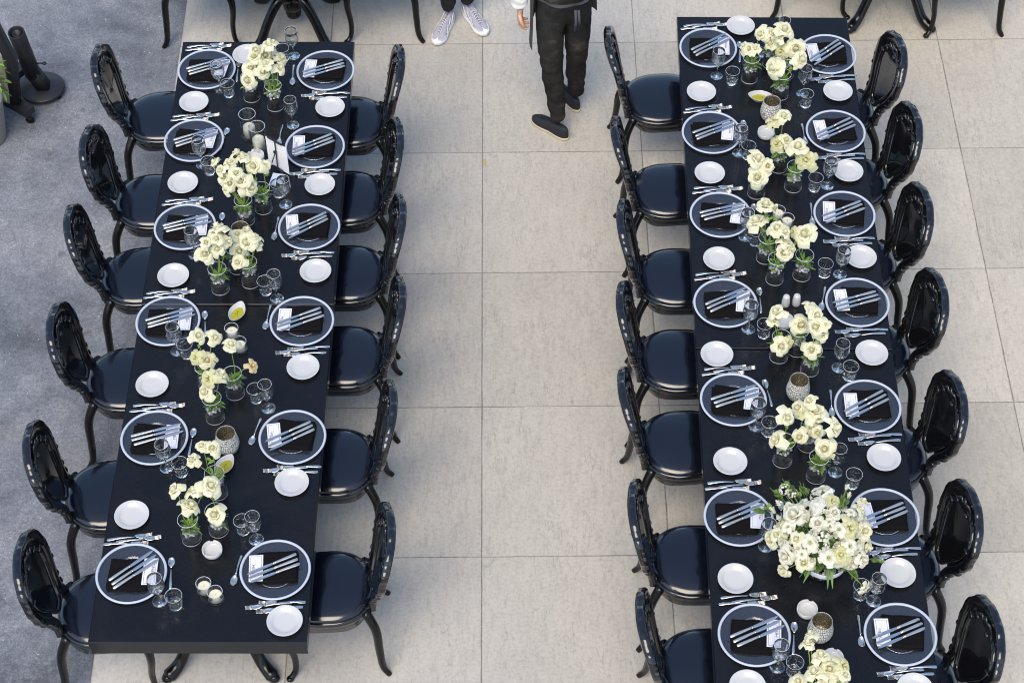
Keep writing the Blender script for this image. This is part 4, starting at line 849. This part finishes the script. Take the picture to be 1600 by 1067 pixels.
# card on a small easel
ex, ey = -1.095, -1.835
t = thing('card_easel', 'dark metal tabletop easel standing on the left table', 'easel', (ex, ey, ZT), -.66)
b = MB(); b.box(-.034, .034, -.006, .010, .022, .028); b.box(-.034, .034, -.008, -.004, .022, .040); b.tube([(0, -.010, .030), (0, -.006, .255)], .0035, 8); obj('frame', b, M['gun'], t)
b = MB(); b.box(-.052, .052, -.011, -.004, .243, .252); obj('top_clip', b, M['gun'], t)
b = MB(); b.tube([(-.004, -.008, .16), (-.035, -.055, .002)], .0032, 8); b.box(-.012, .004, -.016, -.006, .156, .168); obj('rear_leg', b, M['gun'], t)
for s_ in (-1, 1):
    b = MB(); b.tube([(.01*s_, .004, .026), (.030*s_, .030, .002)], .0030, 8); obj('front_leg', b, M['gun'], t)
b = MB(); b.box(-.074, .074, .0, .0020, .029, .232)
o = tag(obj('table_card', b, mat('bright_card', (.80, .78, .78), .6)), 'blank white back of a card held upright by the easel', 'card'); o.location = (ex, ey, ZT); o.rotation_euler = (0, 0, -.66)
b = MB(); b.box(-.034, .034, -.045, .045, 0, .006)
o = tag(obj('folded_card', b, mat('pale_card', (.62, .68, .78), .5)), 'pale folded card lying flat under the tabletop easel', 'card'); o.location = (-1.105, -1.895, ZT); o.rotation_euler = (0, 0, -.2)
# ---------------------------------------------------------------- equipment at the far left
t = thing('parasol_stand', 'round black parasol stand with an empty sleeve tube', 'parasol stand', (-2.724, -.41, .004))
b = MB(); b.lathe([(.0001,.030),(.130,.030),(.137,.034),(.137,.044),(.132,.050),(.0001,.052)], 48); obj('base_plate', b, M['gun'], t)
b = MB(); b.tube([(.015, -.005, .05), (-.035, -.015, .20)], [.052, .052], 4); obj('socket', b, M['gun'], t)
b = MB(); A, B = Vector((-.033, -.012, .17)), Vector((-.050, -.070, .56)); ax = (B-A).normalized(); q = ax.to_track_quat('Z', 'Y').to_matrix(); ring = lambda R_, h: [A+ax*h+q @ Vector((R_*math.cos(2*PI*j/28), R_*math.sin(2*PI*j/28), 0)) for j in range(28)]
Ln = (B-A).length; b.loft([ring(.050, 0), ring(.050, Ln), ring(.046, Ln+.002), ring(.043, Ln), ring(.043, Ln-.12)]); b.loft([ring(.028, Ln-.12), ring(.028, Ln-.008), ring(.022, Ln-.006), ring(.022, Ln-.10)]); obj('sleeve', b, M['gun'], t)
b = MB(); b.tube([(-.012, -.02, .26), (.055, -.03, .27)], .006, 8); b.ell((.06, -.03, .27), (.014, .014, .010)); obj('knob', b, M['gun'], t)
for a in (-.5, 1.6, 3.6):
    b = MB(); b.lathe([(.0001,-.008),(.013,-.008),(.016,-.004),(.016,.004),(.013,.008),(.0001,.008)], 16); b.v = [(x+.118*math.cos(a), z+.118*math.sin(a), y+.016) for x, y, z in b.v]; obj('castor', b, M['legs'], t)
t = thing('parasol_mast', 'square black parasol mast on a castor frame beside the planter', 'parasol mast', (-2.84, -.62, .004))
b = MB(); Mx = Matrix.Rotation(-.62, 4, 'Z'); b.box(-.30, .115, -.035, .035, .075, .125, 0, Mx); Mx2 = Mx @ Matrix.Translation((-.20, 0, 0)); b.box(-.035, .035, -.30, -.037, .075, .125, 0, Mx2); b.box(-.035, .035, .037, .30, .075, .125, 0, Mx2); obj('base_frame', b, M['gun'], t)
b = MB(); b.tube([(0, 0, .125), (.055, -.035, .50), (.03, -.10, .80), (.0, -.16, 2.3)], .042, 4); obj('mast', b, M['gun'], t)
for (x, y) in ((.075, -.055), (-.34, .0), (-.30, .28)):
    b = MB(); b.lathe([(.0001,-.012),(.022,-.012),(.026,-.006),(.026,.006),(.022,.012),(.0001,.012)], 20); b.v = [(px+x, pz+y, py+.026) for px, py, pz in b.v]; b.box(x-.016, x+.016, y-.016, y+.016, .050, .0749); obj('castor', b, M['legs'], t)
t = thing('potted_shrub', 'leafy green shrub in a pale round pot at the left edge', 'potted plant', (-3.02, -.80, .004))
b = MB(); b.lathe([(.0001,0),(.11,0),(.125,.01),(.160,.30),(.170,.33),(.165,.345),(.150,.335),(.140,.30),(.0001,.29)], 36); obj('pot', b, mat('pale_pot_shaded', (.34, .33, .30), .6), t)  # white pot, its shade put into a darker colour
r = random.Random(11); b = MB()
for k in range(420):
    a = r.uniform(0, 2*PI); th = math.acos(r.uniform(-.6, 1)); q = r.uniform(.4, 1); d = Vector((math.sin(th)*math.cos(a), math.sin(th)*math.sin(a), math.cos(th)))
    leaf(b, Vector((0, 0, .50))+Vector((d.x*.21, d.y*.21, d.z*.24))*q, d+Vector((r.uniform(-.6, .6), r.uniform(-.6, .6), r.uniform(-.3, .3))), r.uniform(.03, .06), r.uniform(.008, .015), .3, 0, r.uniform(-1, 1))
obj('foliage', b, M['leaf'], t)
b = MB()
for k in range(6): a = k*1.05; b.tube([(.02*math.cos(a), .02*math.sin(a), .28), (.12*math.cos(a), .12*math.sin(a), .55)], .006, 6)
obj('stems', b, M['stem'], t)
b = MB(); b.box(-.045, .045, -.012, .012, 0, .40); m = mat('worn_tan_board', (.30, .27, .23), .6); L(m, ramp(m, noise_n(m, coords(m, (30, 30, 6)), 1, 5), [(.3, (.22, .19, .16)), (.7, (.40, .36, .31))]), bsdf(m).inputs['Base Color'])
o = tag(obj('wooden_board', b, m), 'worn tan board standing between the shrub and the black mast', 'board'); o.location = (-2.90, -.62, .135); o.rotation_euler = (-.02, .05, -.35)
# ---------------------------------------------------------------- people
def skin_mesh(nodes, edges, root, sub=2):
    """nodes: {name: (pos, radius or (rx, ry))}"""
    names = list(nodes); names.remove(root); names = [root]+names; ix = {n: i for i, n in enumerate(names)}
    me = bpy.data.meshes.new('tmp'); me.from_pydata([nodes[n][0] for n in names], [(ix[a], ix[b]) for a, b in edges], []); me.update()
    o = bpy.data.objects.new('tmp', me); COL.objects.link(o)
    o.modifiers.new('s', 'SKIN'); sl = me.skin_vertices[0].data if me.skin_vertices else None
    for i, n in enumerate(names):
        q = nodes[n][1]; sl[i].radius = (q, q) if isinstance(q, (int, float)) else q
        sl[i].use_root = (i == 0)
    md = o.modifiers.new('u', 'SUBSURF'); md.levels = sub; md.render_levels = sub
    bpy.context.view_layer.update(); dg = bpy.context.evaluated_depsgraph_get()
    nm = bpy.data.meshes.new_from_object(o.evaluated_get(dg)); bpy.data.objects.remove(o); bpy.data.meshes.remove(me)
    v = [tuple(p.co) for p in nm.vertices]; f = [tuple(p.vertices) for p in nm.polygons]; bpy.data.meshes.remove(nm); return v, f
def folds(vs, amp, f=(9, 9, 22), seed=0, flt=None):
    o = []
    for x, y, z in vs:
        k = 1 if flt is None else flt(x, y, z)
        n = noise.noise((x*f[0]+seed, y*f[1], z*f[2])); n2 = noise.noise((x*f[0]*2.3+seed, y*f[1]*2.3, z*f[2]*2.2+5))
        o.append((x+(n+n2*.5)*amp*k, y+(n*.9-n2*.5)*amp*k, z))
    return o
def hand(mb, wrist, d, palm_n, size=.185, curl=.5, side=1):
    """wrist, direction of the fingers, palm normal; five tapered fingers and a thumb on the side"""
    d = Vector(d).normalized(); pn = Vector(palm_n); pn = (pn-d*pn.dot(d)).normalized(); s_ = d.cross(pn)*side; w = Vector(wrist)
    pl = size*.50; rings = []
    for t, hw, ht in ((-.12,.025,.020),(.0,.026,.019),(.2,.034,.018),(.55,.041,.016),(.85,.042,.014),(1.0,.038,.010)):
        rings.append([w+d*pl*t+s_*hw*math.cos(a)+pn*ht*math.sin(a) for a in [2*PI*j/14 for j in range(14)]])
    mb.loft(rings)
    for k, (o, ln) in enumerate(((-.030,.068),(-.010,.076),(.010,.071),(.029,.055))):
        p = w+d*pl*.88+s_*(-o); pts = [p]; dd = d.copy(); a = 0
        for j, fr in enumerate((.15, .42, .28, .25)):
            a += (0, curl*.9, curl, curl*.7)[j]*(1+.12*k); dd = (d*math.cos(a)+pn*math.sin(a)).normalized(); pts.append(pts[-1]+dd*ln*fr)
        mb.tube(curve(pts, 3), [.0095]*4+[.0090]*3+[.0085]*3+[.0080, .0078, .0066], 9)
    p = w+d*pl*.22+s_*.026; pts = [p, p+(s_*.8+d*.6+pn*.3).normalized()*.030, p+(s_*.8+d*.6+pn*.3).normalized()*.030+(d*.9+s_*.25+pn*.4).normalized()*.030, p+(s_*.8+d*.6+pn*.3).normalized()*.030+(d*.9+s_*.25+pn*.4).normalized()*.030+(d*.95+pn*.45).normalized()*.024]
    mb.tube(curve(pts, 3), [.0140, .0130, .0125, .0118, .0112, .0108, .0104, .0100, .0090, .0075], 9)
def head_mesh(c, f, h=.235):
    """egg-shaped head with brow, eye sockets, nose, mouth, chin and ears; c = centre, f = facing"""
    f = Vector(f).normalized(); up = Vector((0, 0, 1)); s_ = f.cross(up); mb = MB(); n, m_ = 36, 26; rings = []
    for i in range(1, m_):
        th = PI*i/m_; z = math.cos(th); r = []
        for j in range(n):
            a = 2*PI*j/n; x = math.cos(a)*math.sin(th); y = math.sin(a)*math.sin(th)
            X = x*.098*(1-.10*max(0, -z)) - .004; Y = y*.076*(1-.22*max(0, -z)**1.3); Z = z*h*.5
            if x > 0:
                X -= .010*math.exp(-((y-.36)**2+(y*0))/.02)*math.exp(-(z-.05)**2/.012) + .010*math.exp(-((y+.36)**2)/.02)*math.exp(-(z-.05)**2/.012)
                X += .020*math.exp(-(y/.16)**2)*math.exp(-((z+.16)/.13)**2) + .006*math.exp(-(y/.35)**2)*math.exp(-((z+.42)/.06)**2) + .010*math.exp(-(y/.35)**2)*math.exp(-((z+.78)/.16)**2) - .004*math.exp(-(y/.3)**2)*math.exp(-((z+.47)/.02)**2)
            r.append(Vector(c)+f*X+s_*Y+up*Z)
        rings.append(r)
    rings.reverse(); mb.loft(rings)
    for k in (-1, 1): mb.ell(Vector(c)+s_*k*.078-f*.008, (.010, .018, .030), Matrix.Rotation(math.atan2(f.y, f.x), 4, 'Z') @ Matrix.Rotation(PI/2, 4, 'Z'), 10, 8)
    return mb
def shoe(parent, heel, ang, L_, sole_m, up_m, lace_m, chunky, name='shoe'):
    sole, up, lc = MB(), MB(), MB(); c, s_ = math.cos(ang), math.sin(ang)
    def W(x, y, z): return (heel[0]+x*c-y*s_, heel[1]+x*s_+y*c, z)
    k = 30
    def outl(sc, ins=0):
        o = []
        for j in range(k):
            a = 2*PI*j/k; x = L_*.5*(1-math.cos(a)); t = x/L_
            hw = lerp1([0, .02, .06, .2, .45, .72, .88, .96, 1], [.0, .020, .030, .037, .035, .048, .044, .028, .0], t)*sc
            y = hw*(1 if math.sin(a) >= 0 else -1)*abs(math.sin(a))**.25 if abs(math.sin(a)) > .01 else 0
            o.append((x*(1-2*ins)+L_*ins, y))
        return o
    hs = .034 if chunky else .021; rings = []
    for sc, z, ins in ((.92, .0, .01), (1.05 if chunky else 1.0, .006, -.004), (1.08 if chunky else 1.0, hs*.6, -.008), (1.0, hs, 0.0), (.9, hs+.001, .02)):
        rings.append([W(x, y, z + (.012*max(0, x/L_-.8)/.2 if chunky else .004*max(0, x/L_-.85)/.15)) for x, y in outl(sc, ins)])
    sole.loft(rings); obj('sole', sole, sole_m, parent)
    def top(t): return lerp1([0, .1, .22, .36, .5, .65, .8, .92, 1], [.088, .098, .094, .090, .086, .072, .058, .046, .034], t)
    rings = []
    for q in range(9):
        u = q/8; r = []
        for x, y in outl(.97, .008):
            t = x/L_; zz = hs-.004+(top(t)-hs)*math.sin(u*PI/2)**.9; r.append(W(x*(1-.02*u)+.003*u, y*math.cos(u*PI/2*.96)**.62, zz))
        rings.append(r)
    up.loft(rings, cap0=False); obj('upper', up, up_m, parent)
    for q in range(6):
        t = .40+.062*q; z = top(t)+.002; hw = .020-.001*q
        lc.tube([W(t*L_, -hw, z-.010), W(t*L_+.004, 0, z+.003), W(t*L_+.010, hw, z-.010)], .0034, 6)
    if chunky:
        for q in range(3):
            lc.tube([W((.42+.06*q)*L_, .020, top(.5)-.01), W((.5+.06*q)*L_, -.018, top(.55)-.004)], .003, 6)
    obj('laces', lc, lace_m, parent)
    if chunky:
        ov = MB()
        for sd in (-1, 1):
            for (t0, z0, t1, z1, rr) in ((.12,.085,.34,.042,.007),(.30,.080,.52,.040,.006),(.46,.070,.66,.040,.006),(.72,.042,.97,.040,.008),(.05,.045,.42,.038,.007)):
                pts = []
                for q in range(5):
                    t = t0+(t1-t0)*q/4; z = z0+(z1-z0)*q/4; hw = lerp1([0, .06, .2, .45, .70, .88, 1], [.010, .030, .036, .033, .046, .038, .006], t)
                    e = max(.0, min(1, (z-hs)/(top(t)-hs+.001))); pts.append(W(t*L_, sd*hw*math.cos(math.asin(min(.98, e))*.96)**.62*1.0, z))
                ov.tube(curve(pts, 2), rr*.6, 6)
        obj('overlays', ov, M['shoegrey'], parent)
M['skin'] = mat('skin', (.52, .30, .20), .5, sss=.05); M['hair'] = mat('dark_hair', (.02, .014, .010), .55)
m = M['denim'] = mat('washed_black_denim', (.040, .038, .037), .9, spec=.08); v = coords(m)
L(m, ramp(m, noise_n(m, v, 9, 5, .7), [(.30, (.012, .012, .0115)), (.55, (.027, .025, .023)), (.75, (.070, .061, .052))]), bsdf(m).inputs['Base Color']); bump(m, noise_n(m, coords(m, (60, 60, 160)), 1, 3), .5, .003)
M['trouser'] = mat('black_trouser', (.014, .014, .015), .8, spec=.2); M['shirt'] = mat('white_shirt', (.78, .76, .70), .75)
bump(M['shirt'], noise_n(M['shirt'], coords(M['shirt'], (40, 40, 30)), 1, 3), .6, .006)
M['apron'] = mat('charcoal_apron', (.060, .062, .066), .8, spec=.2); bump(M['apron'], noise_n(M['apron'], coords(M['apron'], (300, 300, 300)), 1, 2), .3, .001)
M['shoeblack'] = mat('black_knit', (.012, .013, .018), .75); M['solecream'] = mat('cream_sole', (.50, .44, .31), .6)
M['shoelav'] = mat('lilac_mesh', (.33, .33, .39), .7); M['solewhite'] = mat('white_sole', (.74, .74, .76), .5); M['shoegrey'] = mat('pale_grey_overlay', (.52, .52, .56), .4)
bump(M['shoelav'], noise_n(M['shoelav'], coords(M['shoelav'], (500, 500, 500)), 1, 1), .6, .001)
def person(label, f, hips, legs, arms, neck, head, mats, shoes, fs=1.0):
    """legs/arms: {'l': [joints], 'r': [joints]}"""
    f = Vector((f[0], f[1], 0)).normalized(); lf = Vector((-f.y, f.x, 0)); hips = Vector(hips); neck = Vector(neck)
    t = thing('person', label, 'person', (hips.x, hips.y, 0.0)); off = Vector((hips.x, hips.y, 0))
    nd = {}; ed = []
    nd['pelvis'] = (hips-off, .118*fs); nd['waist'] = (hips.lerp(neck, .32)-off, .098*fs); nd['chest'] = (hips.lerp(neck, .68)-off, .115*fs); nd['neck0'] = (neck-off, .062); nd['neck1'] = (neck.lerp(Vector(head), .45)-off, .055)
    ed += [('pelvis', 'waist'), ('waist', 'chest'), ('chest', 'neck0'), ('neck0', 'neck1')]
    for s_ in 'lr':
        j = [Vector(p)-off for p in legs[s_]]; nd[s_+'hip'] = (j[0], .088*fs); nd[s_+'th'] = (j[0].lerp(j[1], .45), .075*fs); nd[s_+'kn'] = (j[1], .056); nd[s_+'ca'] = (j[1].lerp(j[2], .35), .054); nd[s_+'an'] = (j[2], .037)
        ed += [('pelvis', s_+'hip'), (s_+'hip', s_+'th'), (s_+'th', s_+'kn'), (s_+'kn', s_+'ca'), (s_+'ca', s_+'an')]
        a = [Vector(p)-off for p in arms[s_][:3]]; nd[s_+'sh'] = (a[0], .062); nd[s_+'el'] = (a[1], .042); nd[s_+'fo'] = (a[1].lerp(a[2], .3), .041); nd[s_+'wr'] = (a[2], .027)
        ed += [('chest', s_+'sh'), (s_+'sh', s_+'el'), (s_+'el', s_+'fo'), (s_+'fo', s_+'wr')]
    v, fc = skin_mesh(nd, ed, 'pelvis'); b = MB(); b.add(v, fc)
    for s_ in 'lr':
        w = Vector(arms[s_][2])-off; dd, pn, cu = arms[s_][3:6]; hand(b, w, dd, pn, .185, cu, 1 if s_ == 'l' else -1)
    hm = head_mesh(Vector(head)-off, f); b.add(hm.v, hm.f)
    obj('body', b, M['skin'], t)
    sd_ = f.cross(Vector((0, 0, 1))); hd = Vector(head)-off
    for k in (-1, 1):
        e = MB(); e.ell(hd+f*.080+sd_*k*.030+Vector((0, 0, .006)), (.008, .013, .0075), Matrix.Rotation(math.atan2(f.y, f.x), 4, 'Z'), 10, 8, 0); e.ell(hd+f*.0860+sd_*k*.030+Vector((0, 0, .006)), (.004, .0055, .0055), Matrix.Rotation(math.atan2(f.y, f.x), 4, 'Z'), 8, 6, 1)
        obj('eye', e, [M['china'], M['hair']], t)
    hr = MB(); hc = Vector(head)-off-f*.012+Vector((0, 0, .018)); hr.ell(hc, (.108, .090, .118), Matrix.Rotation(math.atan2(f.y, f.x), 4, 'Z'), 24, 16)
    up = Vector((0, 0, 1)); keep = []
    hr.v = [tuple(Vector(p) - f*max(0, (Vector(p)-hc).dot(f)-.072)*1.6*(1 if (Vector(p)-hc).z < .07 else 0) + up*max(0, -.03-(Vector(p)-hc).z)*.6) for p in hr.v]; obj('hair', hr, M['hair'], t)
    # trousers
    nd2 = {}; ed2 = []; nd2['pelvis'] = (hips-off, .148*fs); nd2['waist'] = (hips.lerp(neck, .46)-off, .146*fs); ed2.append(('pelvis', 'waist'))
    for s_ in 'lr':
        j = [Vector(p)-off for p in legs[s_]]
        for n_, p_, r_ in (('hip', j[0], .100*fs), ('th', j[0].lerp(j[1], .45), .087*fs), ('kn', j[1], .068), ('ca', j[1].lerp(j[2], .40), .063), ('cb', j[1].lerp(j[2], .8), .052), ('an', j[2], .048)): nd2[s_+n_] = (p_, r_)
        ed2 += [('pelvis', s_+'hip'), (s_+'hip', s_+'th'), (s_+'th', s_+'kn'), (s_+'kn', s_+'ca'), (s_+'ca', s_+'cb'), (s_+'cb', s_+'an')]
    v, fc = skin_mesh(nd2, ed2, 'pelvis', 3); b = MB()
    v = folds(v, .0062, (6, 6, 17), 1, lambda x, y, z: 1.5 if z < .35 or (.42 < z < .62) else .7); b.add(v, fc); obj('trousers', b, mats['leg'], t)
    # shirt with sleeves
    nd3 = {'waist': (hips.lerp(neck, .13)-off, .150*fs), 'mid': (hips.lerp(neck, .52)-off, .145*fs), 'chest': (hips.lerp(neck, .70)-off, .166*fs), 'neck0': (hips.lerp(neck, .97)-off, .068)}; ed3 = [('waist', 'mid'), ('mid', 'chest'), ('chest', 'neck0')]
    for s_ in 'lr':
        a = [Vector(p)-off for p in arms[s_][:3]]; q = arms[s_][6]
        nd3[s_+'sh'] = (a[0], .078); nd3[s_+'el'] = (a[1], .060); nd3[s_+'fo'] = (a[1].lerp(a[2], .5*q), .060); nd3[s_+'wr'] = (a[1].lerp(a[2], q), .048)
        ed3 += [('chest', s_+'sh'), (s_+'sh', s_+'el'), (s_+'el', s_+'fo'), (s_+'fo', s_+'wr')]
    v, fc = skin_mesh(nd3, ed3, 'chest', 3); b = MB(); b.add(folds(v, .011, (10, 10, 14), 4), fc); obj('shirt', b, mats['top'], t)
    for s_ in 'lr':
        hp, ang = shoes[s_]; shoe(t, (hp[0]-off.x, hp[1]-off.y), ang, shoes['len'], mats['sole'], mats['upper'], mats['lace'], shoes['chunky'])
    return t, off, f, lf
al = math.atan2(.179, -.199); ar = math.radians(122)
W_, off, f, lf = person('person seen from behind in washed black jeans, white sleeves and charcoal apron', (-.25, .97), (.484, -.665, .93),
    {'l': [(.400, -.690, .86), (.418, -.765, .50), (.462, -.812, .105)], 'r': [(.568, -.640, .86), (.566, -.655, .50), (.570, -.580, .105)]},
    {'l': [(.30, -.69, 1.42), (.215, -.70, 1.14), (.232, -.690, .895), (-.02, .10, -1), (.95, -.1, 0), .55, .92], 'r': [(.66, -.60, 1.42), (.72, -.50, 1.15), (.63, -.28, 1.10), (-.5, .85, .1), (0, 0, -1), .5, .92]},
    (.47, -.64, 1.47), (.455, -.60, 1.66), {'leg': M['denim'], 'top': M['shirt'], 'sole': M['solecream'], 'upper': M['shoeblack'], 'lace': M['shoeblack']},
    {'l': ((.520, -.868), al), 'r': ((.592, -.628), ar), 'len': .292, 'chunky': False})
def cloth_arc(a0, a1, z0, z1, rx, ry, fl, n=28, m_=12, drop=None):
    b = MB(); rows = []; c = Vector((.484, -.665, 0))-off
    for i in range(m_+1):
        u = i/m_; r = []
        for j in range(n+1):
            w = j/n; a = a0+(a1-a0)*w; z = z1+(z0-z1)*u - (drop(w)*u if drop else 0); k = 1+fl*u+.03*math.sin(w*19+u*2)*u
            r.append(c+f*math.cos(a)*ry*k+lf*math.sin(a)*rx*k+Vector((0, 0, z)))
        rows.append(r)
    b.loft(rows, closed=False); b.loft([[p-(p-c-Vector((0, 0, p.z))).normalized()*.003 for p in r] for r in rows][::-1], closed=False); return b
obj('apron', cloth_arc(-1.50, 1.80, .80, 1.06, .196, .165, .03, drop=lambda w: .17*max(0, w-.6)/.4), M['apron'], W_)
obj('apron_tie', cloth_arc(1.80, 2*PI-1.50, 1.025, 1.045, .178, .165, .0), M['apron'], W_)
b = MB(); c0 = Vector((.545, -.835, 1.01))-off
for k, (dx, ln) in enumerate(((0, .15), (.018, .11))): b.tube([c0+Vector((dx, 0, 0)), c0+Vector((dx+.004, -.018, -ln*.5)), c0+Vector((dx+.008*k, -.004, -ln))], .010, 4)
obj('apron_strap', b, M['apron'], W_)
sd = M['denimseam'] = mat('denim_seam', (.020, .019, .019), .8)
person('person facing the camera, cropped to black trousers and chunky lilac sneakers', (0, -1), (-.155, .27, .90),
    {'l': [(-.075, .27, .84), (-.085, .27, .48), (-.095, .262, .105)], 'r': [(-.235, .27, .84), (-.225, .25, .48), (-.215, .195, .105)]},
    {'l': [(.015, .27, 1.36), (.055, .27, 1.09), (.060, .24, .86), (0, -.1, -1), (-1, 0, 0), .4, .92], 'r': [(-.325, .27, 1.36), (-.365, .27, 1.09), (-.370, .24, .86), (0, -.1, -1), (1, 0, 0), .4, .92]},
    (-.155, .28, 1.41), (-.155, .265, 1.59), {'leg': M['trouser'], 'top': M['trouser'], 'sole': M['solewhite'], 'upper': M['shoelav'], 'lace': M['shoegrey']},
    {'l': ((-.120, .310), math.atan2(-.235, .135)), 'r': ((-.198, .245), math.atan2(-.255, -.095)), 'len': .292, 'chunky': True}, .92)
b = MB(); b.box(-.009, .009, -.026, .026, .0005, .0016)
o = tag(obj('tape_scrap', b, mat('tan_tape', (.42, .30, .14), .6)), 'small tan scrap of tape on a paving joint in the aisle', 'tape'); o.location = (.014, -1.045, 0)
